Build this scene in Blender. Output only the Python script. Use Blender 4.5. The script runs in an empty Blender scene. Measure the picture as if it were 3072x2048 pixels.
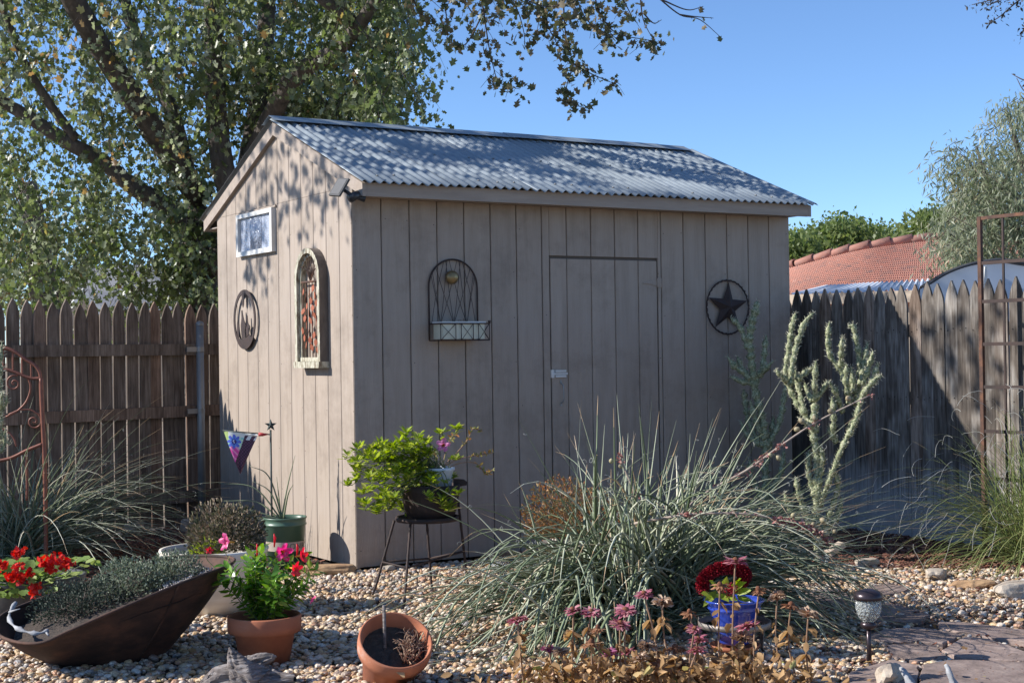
import bpy, math, random
import numpy as np
from mathutils import Vector, Matrix
random.seed(7); rng = np.random.default_rng(11)
C = bpy.data.collections.new('yard'); bpy.context.scene.collection.children.link(C)
S = bpy.context.scene
PI = math.pi; TAU = 2*PI

# ------------------------------------------------------------------ camera, sky, sun, exposure
CAM = Vector((-4.068, -8.605, 1.361)); YAW, PITCH, ROLL, F = .547, .008, -.015, 4480.0
cdat = bpy.data.cameras.new('camera'); cam = bpy.data.objects.new('camera', cdat); S.collection.objects.link(cam)
fw = Vector((math.sin(YAW)*math.cos(PITCH), math.cos(YAW)*math.cos(PITCH), math.sin(PITCH)))
rt0 = Vector((math.cos(YAW), -math.sin(YAW), 0)); up0 = rt0.cross(fw)
rt = rt0*math.cos(ROLL)+up0*math.sin(ROLL); up = up0*math.cos(ROLL)-rt0*math.sin(ROLL)
cam.matrix_world = Matrix(((rt.x, up.x, -fw.x, CAM.x), (rt.y, up.y, -fw.y, CAM.y), (rt.z, up.z, -fw.z, CAM.z), (0, 0, 0, 1)))
cdat.sensor_width = 36; cdat.lens = F/3072*36; cdat.clip_end = 2000; cdat.clip_start = .1
S.camera = cam
LIGHT = Vector((1, -.506, -.683)).normalized()          # the way the sunlight travels
w = bpy.data.worlds.new('World'); S.world = w; w.use_nodes = True
nt = w.node_tree; sky = nt.nodes.new('ShaderNodeTexSky'); sky.sky_type = 'NISHITA'; sky.sun_disc = False
sky.sun_elevation = math.radians(31.4); sky.sun_rotation = math.atan2(-LIGHT.x, -LIGHT.y)
sky.altitude = 1300; sky.air_density = .8; sky.dust_density = .0; sky.ozone_density = 5.5
bg = nt.nodes['Background']; nt.links.new(sky.outputs[0], bg.inputs[0]); bg.inputs[1].default_value = .112
sd = bpy.data.lights.new('sun', 'SUN'); sd.energy = 4.05; sd.angle = math.radians(.53); sd.color = (1, .965, .915)
sun = bpy.data.objects.new('sun', sd); S.collection.objects.link(sun)
sun.rotation_euler = LIGHT.to_track_quat('-Z', 'Y').to_euler(); sun.location = (-10, 8, 10)
S.view_settings.view_transform = 'Standard'; S.view_settings.look = 'None'; S.view_settings.gamma = 1
S.view_settings.use_curve_mapping = False; S.view_settings.exposure = .87

# ------------------------------------------------------------------ helpers
def ray(x, y): return fw*F + rt*(x-1536) + up*(1024-y)
def G(x, y, z=0):                                        # point at height z seen at photo position x, y
    d = ray(x, y); t = (z-CAM.z)/d.z; return CAM+d*t
def PX(x, y, X): d = ray(x, y); return CAM+d*((X-CAM.x)/d.x)
def PY(x, y, Y): d = ray(x, y); return CAM+d*((Y-CAM.y)/d.y)
def AT(x, y, dep): return CAM+ray(x, y)*(dep/F)
def dep(P): return (Vector(P)-CAM).dot(fw)
def U(a, b): return random.uniform(a, b)
def V(*a): return Vector(a)

def meta(o, label=None, cat=None, group=None, kind=None):
    if label: o['label'] = label
    if cat: o['category'] = cat
    if group: o['group'] = group
    if kind: o['kind'] = kind
    return o
def thing(name, loc, label, cat, group=None, rz=0):
    o = bpy.data.objects.new(name, None); C.objects.link(o); o.location = loc; o.rotation_euler = (0, 0, rz)
    o.empty_display_size = .05
    return meta(o, label, cat, group)
def link(name, me, parent=None, loc=(0, 0, 0), rot=(0, 0, 0)):
    o = bpy.data.objects.new(name, me); C.objects.link(o); o.parent = parent; o.location = loc; o.rotation_euler = rot
    return o
class B:
    """collects shapes into one mesh"""
    def __init__(s): s.v = []; s.f = []; s.m = []; s.sm = []
    def add(s, vs, fs, mi=0, sm=False):
        n = len(s.v); s.v += [tuple(v) for v in vs]
        for f in fs: s.f.append(tuple(i+n for i in f)); s.m.append(mi); s.sm.append(sm)
    def box(s, lo, hi, mi=0, M=None):
        a, b = lo, hi
        vs = [Vector((x, y, z)) for z in (a[2], b[2]) for y in (a[1], b[1]) for x in (a[0], b[0])]
        if M is not None: vs = [M@v for v in vs]
        s.add(vs, [(0, 2, 3, 1), (4, 5, 7, 6), (0, 1, 5, 4), (2, 6, 7, 3), (0, 4, 6, 2), (1, 3, 7, 5)], mi)
    def tube(s, pts, r, n=6, mi=0, cap=True, sm=True, jit=0):
        pts = [Vector(p) for p in pts]; k = len(pts)
        if not hasattr(r, '__len__'): r = [r]*k
        vs = []; pn = None
        for i, p in enumerate(pts):
            t = (pts[min(i+1, k-1)]-pts[max(i-1, 0)])
            t = t.normalized() if t.length > 1e-9 else Vector((0, 0, 1))
            if pn is None: pn = t.orthogonal().normalized()
            else:
                pn = pn-t*pn.dot(t); pn = pn.normalized() if pn.length > 1e-6 else t.orthogonal().normalized()
            q = t.cross(pn)
            for j in range(n):
                a = TAU*j/n; rr = r[i]*(1+(U(-jit, jit) if jit else 0)); vs.append(p+(pn*math.cos(a)+q*math.sin(a))*rr)
        fs = [(i*n+j, i*n+(j+1) % n, (i+1)*n+(j+1) % n, (i+1)*n+j) for i in range(k-1) for j in range(n)]
        s.add(vs, fs, mi, sm)
        if cap and n > 2:
            b = len(s.v)-len(vs)
            s.f.append(tuple(b+j for j in reversed(range(n)))); s.m.append(mi); s.sm.append(False)
            s.f.append(tuple(b+(k-1)*n+j for j in range(n))); s.m.append(mi); s.sm.append(False)
    def lathe(s, prof, n=32, mi=0, M=None, closed=False, wob=0):
        vs = []
        ph = [U(0, TAU) for _ in range(3)]
        for r, z in prof:
            for j in range(n):
                a = TAU*j/n; rr = r*(1+wob*(math.sin(2*a+ph[0])+.5*math.sin(3*a+ph[1]))); v = Vector((rr*math.cos(a), rr*math.sin(a), z)); vs.append(M@v if M is not None else v)
        k = len(prof)
        fs = [(i*n+j, i*n+(j+1) % n, (i+1)*n+(j+1) % n, (i+1)*n+j) for i in range(k-1) for j in range(n)]
        s.add(vs, fs, mi, True)
    def prism(s, poly, d, mi=0, M=None):
        """poly: list of 3D points (planar), extruded by vector d"""
        n = len(poly); d = Vector(d); vs = [Vector(p) for p in poly]+[Vector(p)+d for p in poly]
        if M is not None: vs = [M@v for v in vs]
        fs = [tuple(reversed(range(n))), tuple(range(n, 2*n))]+[(i, (i+1) % n, n+(i+1) % n, n+i) for i in range(n)]
        s.add(vs, fs, mi)
    def mesh(s, name, mats):
        me = bpy.data.meshes.new(name); me.from_pydata(s.v, [], s.f)
        for m in (mats if isinstance(mats, (list, tuple)) else [mats]): me.materials.append(m)
        me.polygons.foreach_set('material_index', s.m); me.polygons.foreach_set('use_smooth', s.sm); me.update()
        return me
    def obj(s, name, mats, parent=None, world=True, **kw):
        me = s.mesh(name, mats); o = link(name, me, parent)
        if parent is not None and world:
            o.matrix_parent_inverse = Matrix.Identity(4)
            Mi = Matrix.LocRotScale(parent.location, parent.rotation_euler, Vector((1, 1, 1))).inverted()
            p2 = parent.parent
            if p2 is not None and p2.type == 'EMPTY':
                Mi = Mi @ Matrix.LocRotScale(p2.location, p2.rotation_euler, Vector((1, 1, 1))).inverted()
            me.transform(Mi)
        return meta(o, **kw)

def spline(pts, n=8):
    pts = [Vector(p) for p in pts]; out = []
    P = [pts[0]*2-pts[1]]+pts+[pts[-1]*2-pts[-2]]
    for i in range(1, len(P)-2):
        a, b, c, d = P[i-1:i+3]
        for k in range(n):
            t = k/n; out.append(.5*((2*b)+(c-a)*t+(2*a-5*b+4*c-d)*t*t+(3*b-a-3*c+d)*t**3))
    out.append(pts[-1]); return out

# leaves, vectorised: every leaf the same little polygon mesh
SH = {
 'maple': ([(0, 0, 0), (.22, .12, .02), (.18, .42, .10), (.5, .22, .05), (.62, .46, .10), (1, 0, -.05), (.62, -.46, .10), (.5, -.22, .05), (.18, -.42, .10), (.22, -.12, .02), (.5, 0, -.03)],
           [(0, 1, 10, 9), (1, 2, 3, 10), (3, 4, 5, 10), (5, 6, 7, 10), (7, 8, 9, 10)]),
 'oval': ([(0, 0, 0), (.35, .2, .05), (.7, .15, .03), (1, 0, -.08), (.7, -.15, .03), (.35, -.2, .05), (.5, 0, -.02)],
          [(0, 1, 6), (1, 2, 6), (2, 3, 6), (3, 4, 6), (4, 5, 6), (5, 0, 6)]),
 'narrow': ([(0, 0, 0), (.4, .09, .02), (1, 0, -.1), (.4, -.09, .02)], [(0, 1, 2, 3)]),
 'round': ([(0, 0, 0), (.1, .38, .08), (.5, .52, .12), (.9, .38, .06), (1, .1, .0), (.8, 0, .03), (1, -.1, .0), (.9, -.38, .06), (.5, -.52, .12), (.1, -.38, .08), (.45, 0, -.03)],
           [(0, 1, 10), (1, 2, 10), (2, 3, 10), (3, 4, 5, 10), (5, 6, 7, 10), (7, 8, 10), (8, 9, 10), (9, 0, 10)]),
 'quad': ([(0, 0, 0), (.5, .3, .05), (1, 0, 0), (.5, -.3, .05)], [(0, 1, 2, 3)]),
 'curl': ([(0, 0, 0), (.3, .22, .2), (.7, .18, .28), (1, 0, -.1), (.7, -.2, .2), (.3, -.18, .26), (.5, 0, -.08)],
          [(0, 1, 6), (1, 2, 6), (2, 3, 6), (3, 4, 6), (4, 5, 6), (5, 0, 6)]),
}
def leaves(name, P, D, size, mat, parent=None, shape='maple', tint=None, N=None, **kw):
    P = np.asarray(P, float); D = np.asarray(D, float); n = len(P)
    if n == 0: return None
    D = D/np.linalg.norm(D, axis=1)[:, None]
    R = rng.normal(size=(n, 3)) if N is None else np.asarray(N, float)
    L = np.cross(D, R); L /= np.linalg.norm(L, axis=1)[:, None]+1e-9; W = np.cross(L, D)
    sz = np.broadcast_to(np.asarray(size, float), (n,))
    sv, sf = SH[shape]; sv = np.array(sv)
    bend = rng.uniform(-.6, 1.6, n)
    vv = P[:, None, :]+sz[:, None, None]*(sv[None, :, 0, None]*D[:, None, :]+sv[None, :, 1, None]*L[:, None, :]+(sv[None, :, 2, None]*bend[:, None, None])*W[:, None, :])
    vv = vv.reshape(-1, 3); k = len(sv)
    if parent is not None:
        Mi = np.array(Matrix.LocRotScale(parent.location, parent.rotation_euler, Vector((1, 1, 1))).inverted())
        vv = vv@Mi[:3, :3].T+Mi[:3, 3]
    fl = np.concatenate([np.array(f) for f in sf]); cnt = np.array([len(f) for f in sf])
    loops = (fl[None, :]+(np.arange(n)*k)[:, None]).ravel()
    tot = np.tile(cnt, n); start = np.concatenate([[0], np.cumsum(tot)[:-1]])
    me = bpy.data.meshes.new(name); me.vertices.add(len(vv)); me.vertices.foreach_set('co', vv.ravel())
    me.loops.add(len(loops)); me.loops.foreach_set('vertex_index', loops.astype(np.int32))
    me.polygons.add(len(tot)); me.polygons.foreach_set('loop_start', start.astype(np.int32)); me.polygons.foreach_set('loop_total', tot.astype(np.int32))
    me.update(calc_edges=True)
    tn = rng.uniform(0, 1, n) if tint is None else np.asarray(tint)
    a = me.attributes.new('tint', 'FLOAT', 'FACE'); a.data.foreach_set('value', np.repeat(tn, len(sf)).astype(np.float32))
    me.materials.append(mat)
    return meta(link(name, me, parent), **kw)

# ------------------------------------------------------------------ materials
def newmat(name):
    m = bpy.data.materials.new(name); m.use_nodes = True; nt = m.node_tree
    return m, nt, nt.nodes['Principled BSDF']
def ramp(nt, stops, interp='LINEAR'):
    r = nt.nodes.new('ShaderNodeValToRGB'); e = r.color_ramp.elements; r.color_ramp.interpolation = interp
    while len(e) < len(stops): e.new(.5)
    for k, (p, c) in enumerate(stops): e[k].position = p; e[k].color = (*c, 1)
    return r
def mat(name, c1, c2=None, rough=.8, scale=(8, 8, 8), bump=.2, bscale=None, bdist=.004, metal=0, rnd=.0, spec=.5, stops=None, detail=6, coat=0, coord='Object'):
    m, nt, bs = newmat(name); N = nt.nodes.new; Lk = nt.links.new
    tc = N('ShaderNodeTexCoord'); mp = N('ShaderNodeMapping'); mp.inputs['Scale'].default_value = scale
    Lk(tc.outputs[coord], mp.inputs[0])
    nz = N('ShaderNodeTexNoise'); nz.inputs['Scale'].default_value = 1; nz.inputs['Detail'].default_value = detail; nz.inputs['Roughness'].default_value = .65
    oi = N('ShaderNodeObjectInfo')
    if coord == 'Object':
        ad = N('ShaderNodeVectorMath'); ad.operation = 'MULTIPLY_ADD'; ad.inputs[1].default_value = (1, 1, 1)
        cb = N('ShaderNodeCombineXYZ'); ml = N('ShaderNodeMath'); ml.operation = 'MULTIPLY'; ml.inputs[1].default_value = 57
        Lk(oi.outputs['Random'], ml.inputs[0]); Lk(ml.outputs[0], cb.inputs[0]); Lk(ml.outputs[0], cb.inputs[1])
        Lk(mp.outputs[0], ad.inputs[0]); Lk(cb.outputs[0], ad.inputs[2]); Lk(ad.outputs[0], nz.inputs[0])
    else: Lk(mp.outputs[0], nz.inputs[0])
    c2 = c2 or tuple(x*.75 for x in c1)
    r = ramp(nt, stops or [(.3, c2), (.7, c1)]); Lk(nz.outputs[0], r.inputs[0])
    hs = N('ShaderNodeHueSaturation'); Lk(r.outputs[0], hs.inputs['Color'])
    if rnd:
        mr = N('ShaderNodeMapRange'); mr.inputs[3].default_value = 1-rnd; mr.inputs[4].default_value = 1+rnd
        Lk(oi.outputs['Random'], mr.inputs[0]); Lk(mr.outputs[0], hs.inputs['Value'])
    Lk(hs.outputs[0], bs.inputs['Base Color'])
    bs.inputs['Roughness'].default_value = rough; bs.inputs['Metallic'].default_value = metal
    bs.inputs['Specular IOR Level'].default_value = spec
    if coat: bs.inputs['Coat Weight'].default_value = coat; bs.inputs['Coat Roughness'].default_value = .12
    if bump:
        n2 = nz
        if bscale is not None:
            m2 = N('ShaderNodeMapping'); m2.inputs['Scale'].default_value = bscale; Lk(tc.outputs[coord], m2.inputs[0])
            n2 = N('ShaderNodeTexNoise'); n2.inputs['Scale'].default_value = 1; n2.inputs['Detail'].default_value = 4; Lk(m2.outputs[0], n2.inputs[0])
        bp = N('ShaderNodeBump'); bp.inputs['Strength'].default_value = bump; bp.inputs['Distance'].default_value = bdist
        Lk(n2.outputs[0], bp.inputs['Height']); Lk(bp.outputs[0], bs.inputs['Normal'])
    m['hs'] = 1
    if name == 'painted_siding':
        nb = N('ShaderNodeTexNoise'); nb.inputs['Scale'].default_value = 1.7; nb.inputs['Detail'].default_value = 9; nb.inputs['Roughness'].default_value = .75; Lk(tc.outputs['Object'], nb.inputs[0])
        rr_ = ramp(nt, [(.32, (.72, .71, .70)), (.5, (1, 1, 1)), (.72, (1.04, 1.06, 1.09))]); Lk(nb.outputs[0], rr_.inputs[0])
        mm_ = N('ShaderNodeMix'); mm_.data_type = 'RGBA'; mm_.blend_type = 'MULTIPLY'; mm_.inputs[0].default_value = 1; Lk(hs.outputs[0], mm_.inputs[6]); Lk(rr_.outputs[0], mm_.inputs[7]); Lk(mm_.outputs[2], bs.inputs['Base Color'])
    return m
def leafmat(name, stops, trans=.35, rough=.45, spec=.4):
    m, nt, bs = newmat(name); N = nt.nodes.new; Lk = nt.links.new
    at = N('ShaderNodeAttribute'); at.attribute_name = 'tint'
    r = ramp(nt, stops); Lk(at.outputs['Fac'], r.inputs[0]); Lk(r.outputs[0], bs.inputs['Base Color'])
    bs.inputs['Roughness'].default_value = rough; bs.inputs['Specular IOR Level'].default_value = spec
    tr = N('ShaderNodeBsdfTranslucent'); mx = N('ShaderNodeMixShader'); mx.inputs[0].default_value = trans
    hs = N('ShaderNodeHueSaturation'); hs.inputs['Value'].default_value = 1.5; hs.inputs['Saturation'].default_value = 1.15; Lk(r.outputs[0], hs.inputs['Color']); Lk(hs.outputs[0], tr.inputs[0])
    Lk(bs.outputs[0], mx.inputs[1]); Lk(tr.outputs[0], mx.inputs[2]); Lk(mx.outputs[0], nt.nodes['Material Output'].inputs[0])
    return m
def instmat(name, stops, rough=.6, nscale=60, interp='LINEAR', bump=.3):
    m, nt, bs = newmat(name); N = nt.nodes.new; Lk = nt.links.new
    oi = N('ShaderNodeObjectInfo'); r = ramp(nt, stops, interp); Lk(oi.outputs['Random'], r.inputs[0])
    tc = N('ShaderNodeTexCoord'); nz = N('ShaderNodeTexNoise'); nz.inputs['Scale'].default_value = nscale; Lk(tc.outputs['Object'], nz.inputs[0])
    mr = N('ShaderNodeMapRange'); mr.inputs[3].default_value = .62; mr.inputs[4].default_value = 1.25; Lk(nz.outputs[0], mr.inputs[0])
    hs = N('ShaderNodeHueSaturation'); Lk(r.outputs[0], hs.inputs['Color']); Lk(mr.outputs[0], hs.inputs['Value']); Lk(hs.outputs[0], bs.inputs['Base Color'])
    bs.inputs['Roughness'].default_value = rough
    bp = N('ShaderNodeBump'); bp.inputs['Strength'].default_value = bump; bp.inputs['Distance'].default_value = .1; Lk(nz.outputs[0], bp.inputs['Height']); Lk(bp.outputs[0], bs.inputs['Normal'])
    return m

M = {}
M['siding'] = mat('painted_siding', (.345, .282, .245), (.29, .236, .205), .75, (18, 18, 1.6), .55, (160, 160, 9), .0035, rnd=.04, stops=[(.25, (.295, .235, .182)), (.5, (.352, .283, .225)), (.75, (.382, .312, .25))])
M['groove'] = mat('groove_paint', (.15, .12, .098), rough=.9, bump=0)
M['trim'] = mat('painted_trim', (.37, .302, .243), (.29, .23, .185), .7, (3, 30, 30), .25, None, .002, rnd=.05)
M['rooftin'] = mat('galvanised_roof', (.33, .37, .39), (.24, .275, .30), .5, (3, 9, 9), .1, None, .002, metal=.12, rnd=.1)
M['galv'] = mat('galvanised_pipe', (.36, .35, .33), (.25, .245, .23), .5, (9, 9, 4), .05, metal=.4)
M['dark'] = mat('dark_gap', (.02, .017, .015), rough=.9, bump=0)
M['soil'] = mat('potting_soil', (.09, .066, .05), (.035, .026, .02), .95, (60, 60, 60), 1, None, .01)
M['ground'] = mat('bare_ground', (.16, .115, .085), (.08, .06, .045), .95, (5, 5, 5), 1, (45, 45, 45), .02, coord='Generated')
M['rust'] = mat('rusty_iron', (.16, .062, .032), (.055, .028, .02), .8, (14, 14, 14), .4, (90, 90, 90), .002, stops=[(.3, (.04, .022, .017)), (.52, (.09, .042, .026)), (.75, (.2, .08, .035))])
M['rust_dark'] = mat('dark_rusty_iron', (.05, .026, .02), (.022, .014, .012), .75, (9, 9, 9), .4, (80, 80, 80), .002)
M['trough'] = mat('brown_rusted_steel', (.06, .03, .022), (.025, .014, .011), .85, (5, 5, 9), .5, (60, 60, 60), .004, stops=[(.3, (.018, .011, .009)), (.48, (.05, .026, .018)), (.62, (.10, .046, .028)), (.78, (.17, .085, .05))], detail=12)
M['copper'] = mat('copper_coloured_metal', (.26, .095, .055), (.17, .06, .04), .5, (20, 20, 20), .15, metal=.2)
M['terra'] = mat('terracotta', (.40, .155, .085), (.31, .11, .06), .85, (5, 5, 9), .15, (120, 120, 120), .001, stops=[(.25, (.30, .095, .05)), (.5, (.42, .145, .07)), (.62, (.45, .17, .09)), (.78, (.52, .33, .25))])
M['whitepot'] = mat('cream_glazed_pot', (.8, .75, .66), (.66, .58, .47), .5, (4, 4, 25), .15, (3, 3, 120), .002)
M['greenpot'] = mat('green_plastic', (.085, .15, .10), (.06, .115, .075), .4, (6, 6, 6), 0)
M['tanband'] = mat('tan_label_band', (.46, .38, .30), (.4, .32, .25), .5, (6, 6, 6), 0)
M['ink'] = mat('grey_label_print', (.16, .14, .12), rough=.5, bump=0)
M['bluepot'] = mat('blue_glaze', (.035, .075, .42), (.018, .035, .25), .15, (7, 7, 7), .1, (40, 40, 40), .001, coat=.8, stops=[(.3, (.015, .03, .22)), (.55, (.03, .07, .42)), (.8, (.07, .14, .5))])
M['iron'] = mat('weathered_grey_iron', (.30, .27, .24), (.17, .14, .12), .55, (20, 20, 20), .15, metal=.5)
M['white'] = mat('white_paint', (.72, .70, .66), (.55, .53, .48), .55, (9, 9, 9), .1)
M['peel'] = mat('peeling_white_paint', (.62, .58, .47), (.2, .19, .13), .8, (40, 40, 14), .6, None, .004, stops=[(.36, (.17, .12, .08)), (.46, (.30, .27, .19)), (.54, (.46, .43, .33)), (.8, (.60, .55, .44))])
M['oldwood'] = mat('old_brown_wood', (.17, .14, .115), (.08, .062, .05), .85, (22, 22, 5), .5)
M['bark'] = mat('tree_bark', (.16, .13, .11), (.06, .048, .04), .9, (16, 16, 5), 1, None, .03, stops=[(.3, (.05, .04, .034)), (.55, (.11, .09, .075)), (.8, (.2, .165, .14))])
M['bark2'] = mat('pale_tree_bark', (.2, .165, .14), (.09, .07, .06), .9, (14, 14, 4), 1, None, .02)
M['twig'] = mat('twig_bark', (.09, .065, .05), (.05, .038, .03), .85, (20, 20, 20), 0)
M['stem'] = mat('green_stem', (.12, .16, .05), (.09, .1, .04), .6, (20, 20, 20), 0)
M['drystem'] = mat('dry_stem', (.34, .2, .12), (.22, .13, .075), .8, (20, 20, 20), .1)
M['stalk'] = mat('yucca_flower_stalk', (.42, .34, .27), (.26, .19, .15), .7, (25, 25, 25), .2)
M['pod'] = mat('seed_pod', (.36, .32, .17), (.24, .17, .11), .6, (30, 30, 30), .2, rnd=.3)
M['driftwood'] = mat('grey_driftwood', (.30, .26, .23), (.07, .055, .048), .9, (14, 14, 90), 1, None, .008, stops=[(.3, (.05, .04, .034)), (.5, (.17, .14, .125)), (.72, (.36, .33, .31))])
M['bleached'] = mat('bleached_wood', (.42, .42, .42), (.2, .2, .21), .85, (30, 12, 30), .7, None, .006)
M['sand'] = mat('tan_sandstone', (.45, .29, .15), (.33, .19, .10), .85, (9, 9, 14), .6, (40, 40, 40), .006)
M['limestone'] = mat('pale_rock', (.5, .44, .36), (.33, .25, .18), .85, (11, 11, 11), .8, None, .012)
M['flag'] = mat('grey_purple_flagstone', (.29, .22, .20), (.19, .14, .135), .85, (7, 7, 7), .7, (24, 24, 60), .01, rnd=.14, stops=[(.3, (.15, .11, .09)), (.5, (.26, .19, .16)), (.72, (.36, .275, .23))])
M['brass'] = mat('old_brass', (.30, .21, .09), (.2, .14, .07), .35, (30, 30, 30), .05, metal=.6)
M['enamel'] = mat('cream_enamel', (.62, .6, .47), (.55, .53, .4), .35, (9, 9, 9), 0)
M['black'] = mat('black_plastic', (.03, .03, .033), rough=.4, bump=0)
M['bronze'] = mat('bronze_plastic', (.06, .045, .05), (.045, .032, .036), .3, (9, 9, 9), 0, metal=.5)
M['verdigris'] = mat('dark_verdigris_metal', (.04, .06, .055), (.03, .035, .035), .5, (30, 30, 30), 0, metal=.5)
M['red'] = mat('red_tassel', (.45, .03, .03), rough=.6, bump=0)
M['wallhouse'] = mat('beige_house_wall', (.42, .34, .26), rough=.9, bump=.1)
M['greyroof'] = mat('grey_shingle_roof', (.20, .20, .21), (.14, .14, .15), .9, (2, 30, 2), .3)
M['tile'] = mat('clay_roof_tile', (.50, .2, .14), (.34, .14, .10), .8, (3, 7, 7), .4, (12, 60, 12), .02, rnd=.12, stops=[(.32, (.22, .14, .125)), (.46, (.38, .19, .14)), (.6, (.42, .19, .135)), (.74, (.42, .3, .25))])
M['whitemetal'] = mat('white_sheet_metal', (.62, .66, .72), (.52, .56, .62), .45, (2, 2, 2), 0)
M['darktrim'] = mat('dark_roof_trim', (.07, .07, .075), rough=.6, bump=0)
def picket_mat(name, lit):  # sun and shade put into the wood colour: lit fence paler, backlit darker
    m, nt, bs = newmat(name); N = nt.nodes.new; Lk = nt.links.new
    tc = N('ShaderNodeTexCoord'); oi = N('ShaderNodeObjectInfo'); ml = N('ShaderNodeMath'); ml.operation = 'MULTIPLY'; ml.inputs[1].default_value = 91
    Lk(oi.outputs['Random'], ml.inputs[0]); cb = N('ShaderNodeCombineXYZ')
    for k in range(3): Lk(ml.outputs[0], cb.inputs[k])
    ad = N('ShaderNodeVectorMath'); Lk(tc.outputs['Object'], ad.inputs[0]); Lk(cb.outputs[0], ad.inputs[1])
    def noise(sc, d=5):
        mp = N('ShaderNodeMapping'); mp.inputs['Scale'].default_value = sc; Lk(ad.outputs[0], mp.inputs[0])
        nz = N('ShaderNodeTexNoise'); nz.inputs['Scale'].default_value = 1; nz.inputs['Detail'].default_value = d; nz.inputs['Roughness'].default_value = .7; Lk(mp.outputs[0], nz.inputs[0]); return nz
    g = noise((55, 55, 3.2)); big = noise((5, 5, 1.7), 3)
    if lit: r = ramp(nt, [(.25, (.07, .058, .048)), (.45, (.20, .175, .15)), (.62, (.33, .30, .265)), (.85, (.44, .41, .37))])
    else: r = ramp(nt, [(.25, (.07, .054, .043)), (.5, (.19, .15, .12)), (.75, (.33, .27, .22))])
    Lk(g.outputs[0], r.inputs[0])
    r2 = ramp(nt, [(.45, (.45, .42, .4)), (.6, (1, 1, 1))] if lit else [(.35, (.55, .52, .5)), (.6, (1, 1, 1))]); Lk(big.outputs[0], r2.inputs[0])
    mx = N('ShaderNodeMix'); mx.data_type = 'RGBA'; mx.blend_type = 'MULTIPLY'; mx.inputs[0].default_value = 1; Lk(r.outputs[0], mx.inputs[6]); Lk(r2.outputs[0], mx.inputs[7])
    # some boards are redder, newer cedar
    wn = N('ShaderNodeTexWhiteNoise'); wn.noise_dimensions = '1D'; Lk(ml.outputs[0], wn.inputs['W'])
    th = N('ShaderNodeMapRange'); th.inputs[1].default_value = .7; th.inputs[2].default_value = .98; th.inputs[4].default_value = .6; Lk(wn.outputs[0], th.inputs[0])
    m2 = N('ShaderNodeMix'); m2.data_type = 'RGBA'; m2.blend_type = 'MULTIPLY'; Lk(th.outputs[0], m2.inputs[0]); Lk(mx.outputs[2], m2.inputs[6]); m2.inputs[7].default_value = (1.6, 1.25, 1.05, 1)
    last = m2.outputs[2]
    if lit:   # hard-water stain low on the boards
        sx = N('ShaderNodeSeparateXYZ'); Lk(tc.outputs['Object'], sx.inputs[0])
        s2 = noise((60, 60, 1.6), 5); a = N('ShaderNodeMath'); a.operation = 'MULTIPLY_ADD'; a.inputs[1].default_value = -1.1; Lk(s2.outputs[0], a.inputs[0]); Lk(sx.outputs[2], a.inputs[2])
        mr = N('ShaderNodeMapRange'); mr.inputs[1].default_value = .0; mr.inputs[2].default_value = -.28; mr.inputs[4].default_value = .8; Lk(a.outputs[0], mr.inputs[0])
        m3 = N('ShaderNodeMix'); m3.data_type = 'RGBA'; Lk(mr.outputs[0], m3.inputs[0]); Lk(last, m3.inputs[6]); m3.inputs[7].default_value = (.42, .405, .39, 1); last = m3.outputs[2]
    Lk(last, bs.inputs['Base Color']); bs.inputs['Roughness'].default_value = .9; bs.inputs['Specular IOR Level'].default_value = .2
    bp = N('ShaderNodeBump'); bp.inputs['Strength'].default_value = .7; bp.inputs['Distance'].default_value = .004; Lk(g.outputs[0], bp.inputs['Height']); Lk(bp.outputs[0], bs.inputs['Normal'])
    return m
M['picketL'] = picket_mat('backlit_weathered_fence_wood', False); M['picketR'] = picket_mat('sunlit_weathered_fence_wood', True)
# textured glass
m, nt, bs = newmat('frosted_patterned_glass'); bs.inputs['Base Color'].default_value = (.42, .45, .52, 1); bs.inputs['Roughness'].default_value = .18; bs.inputs['Specular IOR Level'].default_value = .9
vz = nt.nodes.new('ShaderNodeTexVoronoi'); vz.inputs['Scale'].default_value = 60; tcn = nt.nodes.new('ShaderNodeTexCoord'); nt.links.new(tcn.outputs['Object'], vz.inputs[0])
bp = nt.nodes.new('ShaderNodeBump'); bp.inputs['Strength'].default_value = 1; bp.inputs['Distance'].default_value = .006; nt.links.new(vz.outputs[0], bp.inputs['Height']); nt.links.new(bp.outputs[0], bs.inputs['Normal']); M['frost'] = m
m, nt, bs = newmat('clear_crackle_glass'); bs.inputs['Base Color'].default_value = (.8, .83, .8, 1); bs.inputs['Roughness'].default_value = .08; bs.inputs['Transmission Weight'].default_value = .75
vz = nt.nodes.new('ShaderNodeTexVoronoi'); vz.inputs['Scale'].default_value = 70; tcn = nt.nodes.new('ShaderNodeTexCoord'); nt.links.new(tcn.outputs['Object'], vz.inputs[0])
bp = nt.nodes.new('ShaderNodeBump'); bp.inputs['Strength'].default_value = 1; bp.inputs['Distance'].default_value = .01; nt.links.new(vz.outputs[0], bp.inputs['Height']); nt.links.new(bp.outputs[0], bs.inputs['Normal']); M['crackle'] = m

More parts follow.
